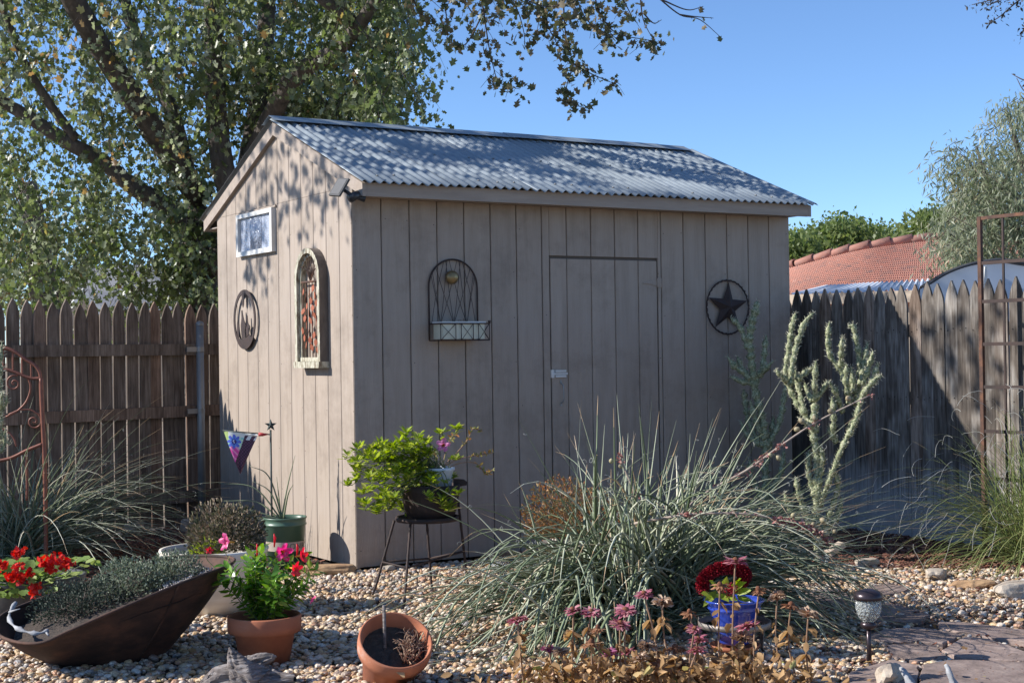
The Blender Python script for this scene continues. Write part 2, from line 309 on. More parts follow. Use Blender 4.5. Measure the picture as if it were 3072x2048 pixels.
LM = {}
LM['maple'] = leafmat('maple_leaf', [(0, (.055, .08, .025)), (.35, (.105, .135, .045)), (.6, (.165, .195, .085)), (.85, (.31, .335, .235)), (.95, (.31, .28, .1)), (1, (.28, .18, .08))], .48, .4, .7)
LM['autumn'] = leafmat('browning_leaf', [(0, (.06, .075, .028)), (.4, (.10, .11, .045)), (.75, (.13, .105, .055)), (1, (.17, .13, .07))], .25)
LM['olive'] = leafmat('silver_green_leaf', [(0, (.12, .145, .07)), (.5, (.22, .25, .15)), (.85, (.36, .37, .27)), (1, (.36, .31, .18))], .4)
LM['far'] = leafmat('green_leaf', [(0, (.09, .135, .04)), (.6, (.17, .21, .07)), (1, (.26, .28, .11))], .45)
LM['mandevilla'] = leafmat('glossy_green_leaf', [(0, (.06, .15, .02)), (.5, (.13, .27, .035)), (.85, (.25, .40, .06)), (1, (.4, .44, .1))], .35, .22, .6)
LM['lime'] = leafmat('bright_green_leaf', [(0, (.14, .2, .025)), (.5, (.30, .38, .05)), (.85, (.44, .50, .1)), (1, (.52, .47, .15))], .45, .35)
LM['geranium'] = leafmat('geranium_leaf', [(0, (.12, .2, .05)), (.5, (.24, .34, .09)), (1, (.38, .44, .16))], .35, .6)
LM['herb'] = leafmat('grey_green_herb', [(0, (.07, .095, .055)), (.6, (.17, .2, .13)), (1, (.34, .37, .28))], .2, .6)
LM['mum'] = leafmat('faded_mum_leaf', [(0, (.07, .08, .035)), (.5, (.15, .13, .08)), (.8, (.26, .2, .14)), (1, (.36, .27, .2))], .15, .8)
LM['rustmum'] = leafmat('rust_orange_bloom', [(0, (.14, .14, .06)), (.35, (.24, .19, .09)), (.6, (.33, .16, .07)), (.85, (.42, .17, .06)), (1, (.5, .36, .2))], .2, .8)
LM['redpetal'] = leafmat('red_petal', [(0, (.45, .008, .008)), (.6, (.65, .02, .015)), (1, (.75, .06, .03))], .25, .5)
LM['pink'] = leafmat('pink_petal', [(0, (.6, .03, .12)), (.5, (.75, .08, .25)), (1, (.8, .2, .42))], .35, .4)
LM['coral'] = leafmat('coral_red_petal', [(0, (.65, .02, .04)), (.7, (.8, .05, .08)), (1, (.85, .15, .1))], .35, .4)
LM['lilac'] = leafmat('lilac_pink_petal', [(0, (.6, .15, .35)), (1, (.8, .35, .6))], .35, .4)
LM['crimson'] = leafmat('crimson_velvet', [(0, (.10, .002, .006)), (.6, (.30, .004, .014)), (1, (.5, .01, .03))], .05, .8)
LM['zpink'] = leafmat('dusty_pink_petal', [(0, (.28, .08, .11)), (.6, (.44, .14, .19)), (1, (.54, .28, .28))], .2, .8)
LM['zcream'] = leafmat('cream_dried_petal', [(0, (.33, .2, .13)), (.6, (.5, .36, .25)), (1, (.6, .46, .35))], .2, .8)
LM['zbrown'] = leafmat('brown_dried_petal', [(0, (.16, .07, .035)), (.6, (.3, .14, .07)), (1, (.42, .22, .12))], .2, .8)
LM['dryleaf'] = leafmat('dried_leaf', [(0, (.2, .11, .05)), (.5, (.42, .26, .12)), (.93, (.58, .38, .2)), (1, (.3, .34, .1))], .3, .8)
LM['drycream'] = leafmat('dry_pale_stems', [(0, (.25, .14, .1)), (.6, (.42, .27, .18)), (1, (.52, .38, .26))], .2, .8)
LM['spine'] = leafmat('pale_spines', [(0, (.35, .34, .24)), (1, (.6, .58, .45))], .3, .7)
LM['thread'] = leafmat('white_threads', [(0, (.5, .5, .46)), (1, (.7, .7, .66))], .2, .7)
def blademat(name, stops, rough=.45):
    m, nt, bs = newmat(name); at = nt.nodes.new('ShaderNodeAttribute'); at.attribute_name = 'tint'
    r = ramp(nt, stops); nt.links.new(at.outputs['Fac'], r.inputs[0]); nt.links.new(r.outputs[0], bs.inputs['Base Color']); bs.inputs['Roughness'].default_value = rough; return m
M['yucca'] = blademat('grey_green_blade', [(0, (.07, .095, .045)), (.35, (.17, .205, .115)), (.7, (.36, .385, .27)), (.92, (.55, .54, .42)), (1, (.46, .32, .18))])
M['yuccaR'] = blademat('yellow_green_blade', [(0, (.15, .2, .06)), (.5, (.25, .3, .1)), (.85, (.3, .31, .12)), (1, (.42, .33, .18))])
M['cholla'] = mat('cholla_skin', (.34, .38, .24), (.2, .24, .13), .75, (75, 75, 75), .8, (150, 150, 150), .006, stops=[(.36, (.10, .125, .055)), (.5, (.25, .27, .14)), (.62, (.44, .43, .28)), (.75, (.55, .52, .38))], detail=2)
M['chollashade'] = mat('shaded_cholla_skin', (.24, .27, .17), (.14, .15, .08), .8, (75, 75, 75), .8, (150, 150, 150), .006, stops=[(.36, (.12, .15, .07)), (.5, (.28, .30, .17)), (.64, (.45, .45, .3))], detail=2)  # skin copy for the cholla in shade, the shade put into its tone

# ------------------------------------------------------------------ the ground
b = B()
R = 900
b.add([(-R, -R, -.02), (R, -R, -.02), (R, R, -.02), (-R, R, -.02)], [(0, 1, 2, 3)])
m, nt, bs = newmat('pale_bounce_ground'); tcn = nt.nodes.new('ShaderNodeTexCoord'); n1 = nt.nodes.new('ShaderNodeTexNoise'); n1.inputs['Scale'].default_value = 3; n1.inputs['Detail'].default_value = 10; n1.inputs['Roughness'].default_value = .7
nt.links.new(tcn.outputs['Object'], n1.inputs[0]); r = ramp(nt, [(.3, (.24, .175, .12)), (.55, (.38, .30, .22)), (.75, (.46, .37, .28))]); nt.links.new(n1.outputs[0], r.inputs[0]); nt.links.new(r.outputs[0], bs.inputs['Base Color']); bs.inputs['Roughness'].default_value = .95  # ground lightened to bounce warm sun onto the shaded shed front
n2 = nt.nodes.new('ShaderNodeTexNoise'); n2.inputs['Scale'].default_value = 60; n2.inputs['Detail'].default_value = 5; nt.links.new(tcn.outputs['Object'], n2.inputs[0]); bp = nt.nodes.new('ShaderNodeBump'); bp.inputs['Distance'].default_value = .02; nt.links.new(n2.outputs[0], bp.inputs['Height']); nt.links.new(bp.outputs[0], bs.inputs['Normal'])
b.obj('ground', m, kind='structure', label='pale tan ground of the back yard, lightened to bounce sunlight')

b = B(); b.add([(-4.5, -6, -.012), (4.2, -6, -.012), (4.2, 3.6, -.012), (-4.5, 3.6, -.012)], [(0, 1, 2, 3)]); b.obj('garden_bed', M['soil'], kind='structure', label='dark soil sheet under the gravel and bark')  # dark sheet laid so the gaps between pebbles and chips look dark
# scatter (gravel, mulch) with geometry nodes instances
import bmesh
def pebble_sources(name, n, mat_, flat, sub=2, rough=.12):
    col = bpy.data.collections.new(name)
    for k in range(n):
        bm = bmesh.new(); bmesh.ops.create_icosphere(bm, subdivisions=sub, radius=.5)
        ax = (1, U(.62, .9), U(*flat)); sh = Vector((U(-9, 9), U(-9, 9), U(-9, 9)))
        from mathutils import noise as mn
        for v in bm.verts:
            d = mn.noise(v.co*2.2+sh)*rough*2; v.co *= 1+d; v.co = Vector((v.co.x*ax[0], v.co.y*ax[1], v.co.z*ax[2]))
        me = bpy.data.meshes.new(name+'_shape'); bm.to_mesh(me); bm.free(); me.materials.append(mat_)
        me.polygons.foreach_set('use_smooth', [True]*len(me.polygons))
        col.objects.link(bpy.data.objects.new(name+'_shape', me))
    return col
def chip_sources(name, n, mat_):
    col = bpy.data.collections.new(name)
    for k in range(n):
        bb = B(); L = .5; W = U(.12, .28); T = U(.05, .12); s = U(-.1, .1)
        bb.prism([(-L, -W*.6, 0), (-L*.3, -W, s*.5), (L*.7, -W*.7, 0), (L, 0, s), (L*.6, W*.8, 0), (-L*.4, W, -s*.5), (-L*.9, W*.3, 0)], (0, 0, T))
        col.objects.link(bpy.data.objects.new(name+'_shape', bb.mesh(name, mat_)))
    return col
def scatter(name, pts, rots, scl, col, **kw):
    me = bpy.data.meshes.new(name); me.vertices.add(len(pts)); me.vertices.foreach_set('co', np.asarray(pts, np.float32).ravel()); me.update()
    a = me.attributes.new('rot', 'FLOAT_VECTOR', 'POINT'); a.data.foreach_set('vector', np.asarray(rots, np.float32).ravel())
    a = me.attributes.new('scl', 'FLOAT', 'POINT'); a.data.foreach_set('value', np.asarray(scl, np.float32))
    o = meta(link(name, me), **kw); md = o.modifiers.new('scatter', 'NODES'); ng = bpy.data.node_groups.new(name+'_nodes', 'GeometryNodeTree'); md.node_group = ng
    ng.interface.new_socket('Geometry', in_out='INPUT', socket_type='NodeSocketGeometry'); ng.interface.new_socket('Geometry', in_out='OUTPUT', socket_type='NodeSocketGeometry')
    N = ng.nodes.new; gi = N('NodeGroupInput'); go = N('NodeGroupOutput'); ip = N('GeometryNodeInstanceOnPoints'); ci = N('GeometryNodeCollectionInfo')
    ci.inputs[0].default_value = col; ci.inputs['Separate Children'].default_value = True; ci.inputs['Reset Children'].default_value = True
    ra = N('GeometryNodeInputNamedAttribute'); ra.data_type = 'FLOAT_VECTOR'; ra.inputs[0].default_value = 'rot'
    sa = N('GeometryNodeInputNamedAttribute'); sa.data_type = 'FLOAT'; sa.inputs[0].default_value = 'scl'
    Lk = ng.links.new; Lk(gi.outputs[0], ip.inputs['Points']); Lk(ci.outputs[0], ip.inputs['Instance']); ip.inputs['Pick Instance'].default_value = True
    er = N('FunctionNodeEulerToRotation'); Lk(ra.outputs[0], er.inputs[0]); Lk(er.outputs[0], ip.inputs['Rotation']); Lk(sa.outputs[0], ip.inputs['Scale']); Lk(ip.outputs[0], go.inputs[0])
    return o
M['pebble'] = instmat('river_pebble', [(0, (0.634, 0.488, 0.317)), (0.12, (0.488, 0.305, 0.159)), (0.24, (0.683, 0.549, 0.403)), (0.36, (0.439, 0.342, 0.256)), (0.48, (0.586, 0.403, 0.22)), (0.6, (0.305, 0.22, 0.171)), (0.68, (0.732, 0.61, 0.488)), (0.8, (0.512, 0.293, 0.183)), (0.9, (0.366, 0.342, 0.329)), (0.95, (0.75, 0.683, 0.573))], .5, 3, 'CONSTANT', .25)
M['chip'] = instmat('bark_mulch', [(0, (.16, .055, .035)), (.3, (.26, .10, .06)), (.6, (.10, .05, .035)), (.85, (.3, .15, .1)), (1, (.32, .22, .15))], .9, 6)
def bound_y(x):   # back edge of the gravel
    if x < -.25: return .16
    if x < 1.1: return -.0
    if x < 2.45: return -(x-1.1)*1.24
    return -1.67-.77*(x-2.45)
FS = []          # flagstone outlines, filled below, gravel keeps off them
def zp(L): return [G(2500+a/3.94, 1650+c/3.94) for a, c in L]
flags = [[(380, 540), (430, 450), (620, 425), (905, 455), (860, 500), (700, 540), (560, 565)],
         [(440, 790), (520, 660), (640, 650), (760, 680), (1010, 745), (960, 775), (560, 795)],
         [(420, 850), (580, 812), (970, 790), (1060, 770), (1150, 795), (1040, 850), (860, 875), (520, 872)],
         [(380, 1050), (620, 965), (1000, 940), (1400, 1000), (1520, 1035), (1290, 1130), (1000, 1118), (640, 1118)],
         [(1240, 870), (1500, 880), (2340, 980), (2700, 1010), (2700, 1130), (2254, 1110), (1950, 1075), (1700, 1035), (1500, 1000), (1250, 950)],
         [(1280, 1215), (1420, 1130), (1560, 1055), (1850, 1085), (2254, 1230), (2500, 1300), (2300, 1340), (1950, 1330), (1500, 1300)],
         [(600, 1150), (1000, 1135), (1220, 1160), (1250, 1220), (1380, 1300), (1000, 1350), (700, 1290)],
         [(1050, 1390), (1400, 1325), (1900, 1350), (2500, 1370), (2700, 1500), (2500, 1760), (1500, 1800), (1000, 1700)],
         [(200, 1480), (700, 1330), (1010, 1400), (960, 1700), (600, 1900), (150, 1750)],
         [(-330, 520), (-60, 470), (250, 560), (270, 640), (60, 670), (-260, 640)]]
flagpolys = [zp(L) for L in flags]
def inside(P, x, y, grow=0):
    c = sum(P, Vector())/len(P); n = len(P); r = False
    for i in range(n):
        a = c+(P[i]-c)*(1+grow); d = c+(P[i-1]-c)*(1+grow)
        if (a.y > y) != (d.y > y) and x < (d.x-a.x)*(y-a.y)/(d.y-a.y)+a.x: r = not r
    return r
path = bpy.data.objects.new('path', None); C.objects.link(path); meta(path, kind='structure', label='flagstone path of irregular grey purple slabs at the lower right')
for P in flagpolys:
    b = B(); Q = []
    for i in range(len(P)):
        a, c = P[i], P[(i+1) % len(P)]; L = (c-a).length; k = max(1, int(L/.06)); nrm = Vector((c.y-a.y, a.x-c.x, 0)).normalized() if L > 0 else Vector()
        for j in range(k): Q.append(a+(c-a)*(j/k)+nrm*(U(-.007, .007) if j else 0))
    cen = sum(Q, Vector())/len(Q); h = U(.012, .018)
    top = [Vector((q.x, q.y, h)) for q in Q]; n = len(Q); bot = [cen+(q-cen)*1.01 for q in Q]
    vs = [Vector((q.x, q.y, -.015)) for q in bot]+[Vector((t.x, t.y, h-.004)) for t in top]+[Vector(((t-cen).x*.985+cen.x, (t-cen).y*.985+cen.y, h)) for t in top]
    fs = [(i, (i+1) % n, n+(i+1) % n, n+i) for i in range(n)]+[(n+i, n+(i+1) % n, 2*n+(i+1) % n, 2*n+i) for i in range(n)]+[tuple(2*n+i for i in range(n))]
    b.add(vs, fs); b.obj('flagstone', M['flag'], path)
pts = []; rots = []; sc = []
while len(pts) < 43000:
    x = U(-3.6, 4.0); y = U(-5.2, .2)
    q = Vector((x, y, 0))-CAM; d = q.dot(fw); l = q.dot(rt)
    if d < 5.4 or abs(l)/d > .42 or y > bound_y(x)+U(-.06, .05): continue
    if x > 3.8 or (x > 0 and y > -.02): continue
    if any(inside(P, x, y, .03) for P in flagpolys): continue
    if x > .9 and y < -3.3 and random.random() < .75: continue
    pts.append((x, y, U(-.012, .012))); rots.append((U(-.35, .35), U(-.35, .35), U(0, TAU))); sc.append(random.choice((.8, 1, 1, 1.4))*U(.017, .038))
pebcol = pebble_sources('pebble', 7, M['pebble'], (.42, .7))
scatter('gravel', pts, rots, sc, pebcol, kind='stuff', label='tan and grey river pebbles covering the ground in front of the shed')
def chips(n, cond, box, zr=(0, .02), s=(.015, .05)):
    P = []; Rr = []; Sc = []
    t = 0
    while len(P) < n and t < n*30:
        t += 1; x = U(box[0], box[1]); y = U(box[2], box[3])
        if cond(x, y): P.append((x, y, U(*zr))); Rr.append((U(-.6, .6), U(-.6, .6), U(0, TAU))); Sc.append(U(*s))
    return P, Rr, Sc
ch = chip_sources('bark_chip', 6, M['chip'])
scatter('mulch', *chips(7000, lambda x, y: True, (-3.0, -.03, .1, 3.1)), ch, kind='stuff', label='red brown bark mulch along the lit side wall of the shed')
scatter('bark_mulch', *chips(12000, lambda x, y: y > bound_y(x)-.15 and y < -.01 or x > 3.7, (1.2, 3.87, -2.9, .3)), ch, kind='stuff', label='red bark chips before the right hand fence')
scatter('litter_crumbs', *chips(500, lambda x, y: any(inside(P, x, y) for P in flagpolys), (.0, 3.5, -4.6, -2.2), (.014, .018), (.004, .011)), ch, kind='stuff', label='scattered dry crumbs lying on the flagstones')
scatter('leaf_litter', *chips(2600, lambda x, y: not any(inside(P, x, y, -.08) for P in flagpolys), (.3, 3.5, -4.6, -2.2), (0, .02), (.008, .03)), ch, kind='stuff', label='fine bark crumbs and dry litter among the flagstones')

P = []; Dd = []; Nn = []
while len(P) < 420:
    x = U(-2.6, 3.2); y = U(-4.6, .1)
    if y > bound_y(x): continue
    P.append((x, y, U(.02, .032))); Dd.append((U(-1, 1), U(-1, 1), U(-.15, .2))); Nn.append((U(-.4, .4), U(-.4, .4), 1))
leaves('fallen_leaf', P, Dd, rng.uniform(.015, .045, len(P)), LM['dryleaf'], None, 'maple', N=Nn, kind='stuff', label='small dry leaves fallen on the gravel and the flagstones')
b = B()
for k in range(160):
    x = U(-2.4, 3.0); y = U(-4.4, -.1)
    if y > bound_y(x): continue
    a = U(0, TAU); L = U(.02, .09); p = Vector((x, y, U(.02, .035))); b.tube([p, p+Vector((math.cos(a)*L*.5, math.sin(a)*L*.5, U(0, .008))), p+Vector((math.cos(a+.3)*L, math.sin(a+.3)*L, 0))], .0013, 3)
b.obj('dry_twig', M['drystem'], kind='stuff', label='short dry twigs lying on the gravel')
# ------------------------------------------------------------------ rocks
def rock(name, P, size, mat_, label, rz=0, seed=0, cat='rock', sub=3, rough=.35, flat=True):
    from mathutils import noise as mn
    bm = bmesh.new(); bmesh.ops.create_icosphere(bm, subdivisions=sub, radius=.5); sh = Vector((seed*7.1, seed*3.3, 2))
    for v in bm.verts:
        d = mn.noise(v.co*2.4+sh)*rough+mn.noise(v.co*7+sh)*rough*.3; v.co *= 1+d
        v.co = Vector((v.co.x*size[0], v.co.y*size[1], max(v.co.z, -.35)*size[2]))
        if flat and v.co.z > .33*size[2]: v.co.z = .33*size[2]+(v.co.z-.33*size[2])*.3
    me = bpy.data.meshes.new(name); bm.to_mesh(me); bm.free(); me.materials.append(mat_)
    o = link(name, me, None, (P[0], P[1], P[2]+.33*size[2]), (0, 0, rz)); return meta(o, label, cat)
rock('rock', G(975, 1722), (.34, .13, .09), M['sand'], 'flat tan sandstone rock at the foot of the lit side wall', -.5, 3)
rock('rock', G(1165, 1712), (.0001+.09, .06, .05), M['limestone'], 'small pale stone on the gravel under the plant stand', .2, 5)
rock('rock', G(600, 1640), (.26, .2, .2), M['sand'], 'pinkish tan block behind the cream bowl planter', .3, 8, flat=False)
rock('rock', G(400, 1602), (.17, .12, .13), M['limestone'], 'rounded pale boulder at the foot of the dark fence', .3, 11)
rock('rock', G(560, 1598), (.11, .1, .16), M['limestone'], 'small grey stone standing against the galvanised post', .3, 13)
rock('rock', G(2600, 1702), (.19, .11, .08), M['limestone'], 'white and ochre rock at the edge of the red mulch', .1, 17)
rock('rock', G(2810, 1735), (.2, .12, .08), M['limestone'], 'pale rock on the gravel beside the green grass clump', .4, 19)
rock('rock', G(2925, 1765), (.26, .1, .07), M['sand'], 'flat reddish rock under the drooping grass clump', -.6, 23)
rock('rock', G(3050, 1790), (.28, .18, .12), M['limestone'], 'large tan rock at the right edge under the grass clump', .1, 29)
rock('rock', G(2672, 2052), (.17, .09, .1), M['limestone'], 'bleached white rock at the bottom right by the path', .5, 31, rough=.6, flat=False)
for i, (x, y) in enumerate(((2420, 1690), (2480, 1720))):
    rock('rock', G(x, y), (.15, .08, .05), M['sand'], ['small ochre stone under the yucca flower stalk', 'second ochre stone in front of the white floodlight'][i], U(0, 3), 40+i)

# ------------------------------------------------------------------ the shed
shed = thing('garden_shed', (0, 0, 0), 'taupe wooden garden shed with a corrugated metal roof and one door', 'shed')
PW = .2032; H = 2.438; WX = 3.658; WY = 2.438; RZ = 3.02; SL = (3.02-2.43)/(1.219+.254)
def roofz(y): return RZ-SL*abs(y-1.219)          # underside of the metal
b = B(); T = .02   # inner dark shell set back behind the boards
b.box((T, T, .02), (WX-T, WY-T, 2.36))
b.prism([(T, T, 2.36), (T, WY-T, 2.36), (T, WY-T, roofz(0)-.06), (T, 1.219, RZ-.05), (T, T, roofz(0)-.06)], (WX-2*T, 0, 0))
b.obj('wall_backing', M['groove'], shed)
g = .0032; th = .016
DX0, DX1, DZ = 1.487, 2.403, 2.025
def board_y(x0, x1, z0, z1, name='siding_board', parent=shed, y=0.0):
    if x1-x0 < .004: return
    b = B(); e = .004
    # a board with eased vertical edges
    poly = [(x0, y+th, z0), (x0, y+e, z0), (x0+e, y, z0), (x1-e, y, z0), (x1, y+e, z0), (x1, y+th, z0)]
    b.prism(poly, (0, 0, z1-z0)); b.obj(name, M['siding'], parent)
door = B(); door.box((DX0+.008, .012, .03), (DX1-.008, .0155, DZ-.018)); door = door.obj('door', M['siding'], shed, label='flush siding door with a dark gap along its top')
for k in range(18):
    a, c = k*PW+(g if k else 0), (k+1)*PW-g
    if c <= DX0 or a >= DX1: board_y(a, c, .02, 2.362)
    else:
        if a < DX0: board_y(a, DX0-.006, .02, 2.362); a2 = DX0
        if c > DX1: board_y(DX1+.006, c, .02, 2.362)
        board_y(max(a, DX0-.006), min(c, DX1+.006), DZ+.004, 2.362)
        board_y(max(a, DX0+.004), min(c, DX1-.004), .03, DZ-.018, 'siding_board', door, .002)
b = B()
for k in range(2):
    x0 = (0.0, WX-.0)[k]
b.box((1.478, -.012, 1.19), (1.502, 0.001, 1.245)); b.box((1.512, -.012, 1.192), (1.60, .001, 1.208)); b.box((1.512, -.012, 1.227), (1.60, .001, 1.243)); b.box((1.48, -.014, 1.211), (1.612, -.004, 1.223))
b.obj('latch', M['white'], door)
b = B(); b.tube(spline([(1.56, -.004, 1.15), (1.56, -.03, 1.135), (1.56, -.034, 1.08), (1.56, -.03, 1.03), (1.56, -.004, 1.015)], 4), .005, 6); b.box((1.552, -.004, 1.15), (1.568, .001, 1.172)); b.box((1.552, -.004, .993), (1.568, .001, 1.015)); b.obj('handle', M['galv'], door)
b = B(); b.box((DX1-.13, -.005, 1.845), (DX1-.02, .001, 1.85)); b.prism([(DX1-.13, -.004, 1.85), (DX1-.01, -.004, 1.83), (DX1-.01, -.004, 1.875)], (0, .005, 0)); b.box((DX1-.008, -.008, 1.82), (DX1+.03, .001, 1.885)); b.obj('hinge', M['siding'], door)
# gable boards
def gable_board(y0, y1, z0, z1f, x=0.0, s=1):
    b = B(); e = .004; xs = x+th*s
    ps = [(xs, y0), (x+e*s, y0), (x, y0+e), (x, y1-e), (x+e*s, y1), (xs, y1)]
    lo = [Vector((a, c, z0)) for a, c in ps]; hi = [Vector((a, c, z1f(c))) for a, c in ps]; n = 6
    mid = []
    if y0 < 1.219 < y1: pass
    b.add(lo+hi, [tuple(range(n)), tuple(reversed(range(n, 2*n)))]+[(i, n+i, n+(i+1) % n, (i+1) % n) for i in range(n)])
    b.obj('siding_board', M['siding'], shed)
for x, s in ((0, 1), (WX, -1)):
    for k in range(12):
        y0, y1 = k*PW+g, (k+1)*PW-g
        if k == 0: y0 = .001
        gable_board(y0, y1, .02, lambda c: min(2.4375, roofz(c)-.035), x, s)
        if roofz(min(y1, 2.438-y1+0) if False else (y0+y1)/2)-.03 > 2.46:
            if k in (5, 6) or True: gable_board(y0, y1, 2.4395, lambda c: roofz(c)-.03, x, s)
b = B(); b.box((T*.2, WY-.016, .02), (WX-.01, WY-.001, 2.37)); b.obj('rear_wall', M['siding'], shed)
b = B(); b.box((-.004, -.004, .015), (.019, -.0005, 2.36)); b.obj('corner_trim', M['trim'], shed)
b = B()
for k in range(19):
    for zc in [.12+.3*j for j in range(8)]:
        if k in (0, 6, 12, 18) or random.random() < .3:
            x = min(max(k*PW+U(.015, .03)*random.choice((-1, 1)), .02), WX-.02)
            if DX0 < x < DX1 and zc < DZ: continue
            b.lathe([(0, .0012), (.0035, .001), (.004, 0)], 6, 0, Matrix.Translation((x, 0, zc+U(-.02, .02)))@Matrix.Rotation(PI/2, 4, 'X'))
for k in range(13):
    for zc in [.12+.3*j for j in range(8)]:
        if k in (0, 6, 12) or random.random() < .3:
            y = min(max(k*PW+U(.015, .03)*random.choice((-1, 1)), .02), WY-.02); b.lathe([(0, .0012), (.0035, .001), (.004, 0)], 6, 0, Matrix.Translation((0, y, zc+U(-.02, .02)))@Matrix.Rotation(-PI/2, 4, 'Y'))
b.obj('nail_head', M['oldwood'], shed, kind='stuff')
# rakes, fascia, eaves
for x0, x1 in ((-.03, -.0005), (WX+.0005, WX+.03)):
    for sg in (-1, 1):
        b = B(); ye = 1.219+sg*1.433
        p = [(x0, 1.219, RZ-.012), (x0, ye, roofz(ye)-.012), (x0, ye, roofz(ye)-.095), (x0, 1.219, RZ-.10)]
        b.prism(p, (x1-x0, 0, 0)); b.obj('rake_board', M['trim'], shed)
b = B(); b.box((-.002, -.214, 2.352), (WX+.002, -.194, 2.438)); b.obj('fascia', M['trim'], shed)
b = B(); b.box((-.002, WY+.194, 2.352), (WX+.002, WY+.214, 2.438)); b.obj('fascia', M['trim'], shed)
b = B(); b.box((0, -.193, 2.363), (WX, -.001, 2.372)); b.obj('soffit', M['trim'], shed)
b = B(); b.box((0, WY+.001, 2.363), (WX, WY+.193, 2.372)); b.obj('soffit', M['trim'], shed)
# corrugated sheets
pit = .0677; amp = .0105
RX0, RX1 = -.055, 3.712; ns = 6; wsh = (RX1-RX0)/ns
for sg in (-1, 1):
    for k in range(ns):
        x0 = RX0+k*wsh; x1 = x0+wsh+(.03 if k < ns-1 else 0); n = int((x1-x0)/pit*8); lift = .0015*(k % 2)+U(0, .001)
        b = B(); vs = []; rows = 5; ye = U(-.006, .006)
        for lay in (0, -.0009):
            for r_ in range(rows):
                for i in range(n+1):
                    x = x0+(x1-x0)*i/n; q = r_/(rows-1); y = 1.219+sg*(q*(1.473+ye)+.01)
                    z = RZ+.012-SL*abs(y-1.219)+amp*math.sin((x-RX0)/pit*TAU)+lift+lay-.004*math.sin(q*PI)*U(0, .3)
                    vs.append((x, y, z))
        fs = []; m0 = rows*(n+1)
        for r_ in range(rows-1):
            for i in range(n):
                a = r_*(n+1)+i; fs.append((a, a+1, a+n+2, a+n+1)); fs.append((m0+a, m0+a+n+1, m0+a+n+2, m0+a+1))
        for i in range(n):
            a = (rows-1)*(n+1)+i; fs.append((a, a+1, m0+a+1, m0+a))
        for r_ in range(rows-1):
            for i in (0, n):
                a = r_*(n+1)+i; fs.append((a, a+n+1, m0+a+n+1, m0+a))
        b.add(vs, fs, 0, True); so = b.obj('roof_sheet', M['rooftin'], shed)
        if sg < 0:
            b = B()
            for row in (.12, .52, .93):
                for i in range(1, 5):
                    if random.random() < .45: continue
                    x = x0+pit*(2*i+.25)-((x0-RX0) % pit); y = 1.219-row*1.473+U(-.02, .02); z = RZ+.012-SL*abs(y-1.219)+amp+.0015
                    b.lathe([(.0, .007), (.007, .006), (.008, .0), (.012, -.001)], 8, 0, Matrix.Translation((x, y, z)))
            if b.v: b.obj('screw', M['galv'], so, kind='stuff')
b = B(); zt = RZ+.034
for x0, x1, dz in ((RX0-.005, 1.9, 0), (1.86, 3.35, .003), (3.0, RX1-.1, .0)):
    if x0 == 3.0: x0 = 3.31
    P0 = [(1.219-.13, zt-.048), (1.219-.11, zt-.042), (1.219-.025, zt-.008), (1.219, zt+.004), (1.219+.025, zt-.008), (1.219+.11, zt-.042), (1.219+.13, zt-.048)]
    vs = [(x, y, z+dz+o) for o in (0, -.001) for x in (x0, x1) for y, z in P0]; n = 7
    fs = [(i, i+1, n+i+1, n+i) for i in range(6)]+[(2*n+i, 3*n+i, 3*n+i+1, 2*n+i+1) for i in range(6)]+[(i, 2*n+i, 2*n+i+1, i+1) for i in range(6)]+[(n+i, n+i+1, 3*n+i+1, 3*n+i) for i in range(6)]+[(0, n, 3*n, 2*n), (6, 2*n+6, 3*n+6, n+6)]
    b2 = B(); b2.add(vs, fs); b2.obj('ridge_cap', M['rooftin'], shed)
# little window of the gable
wy0, wy1, wz0, wz1 = 1.255, 1.945, 2.105, 2.415; D = -.035
wf = B()
for lo, hi in (((D, wy0, wz0), (0, wy1, wz0+.035)), ((D, wy0, wz1-.03), (0, wy1, wz1)), ((D, wy0, wz0+.035), (0, wy0+.035, wz1-.03)), ((D, wy1-.035, wz0+.035), (0, wy1, wz1-.03))): wf.box(lo, hi)
win = wf.obj('window', M['white'], shed, label='small white framed window of patterned glass high in the gable')
b = B(); b.box((-.012, wy0+.035, wz0+.035), (-.006, wy0+.24, wz1-.03)); b.obj('pane', M['frost'], win)
b = B(); b.box((-.012, wy1-.24, wz0+.035), (-.006, wy1-.035, wz1-.03)); b.obj('pane', M['frost'], win)
b = B(); yy = wy0+.241
while yy < wy1-.245:
    b.tube([(-.011, yy+.008, wz0+.035), (-.011, yy+.008, wz1-.03)], .0075, 6); yy += .0165
b.obj('ribbed_pane', M['frost'], win)
b = B(); b.box((-.014, wy0-.02, wz1+.004), (-.001, wy1+.05, wz1+.018)); b.obj('drip_strip', M['trim'], win)

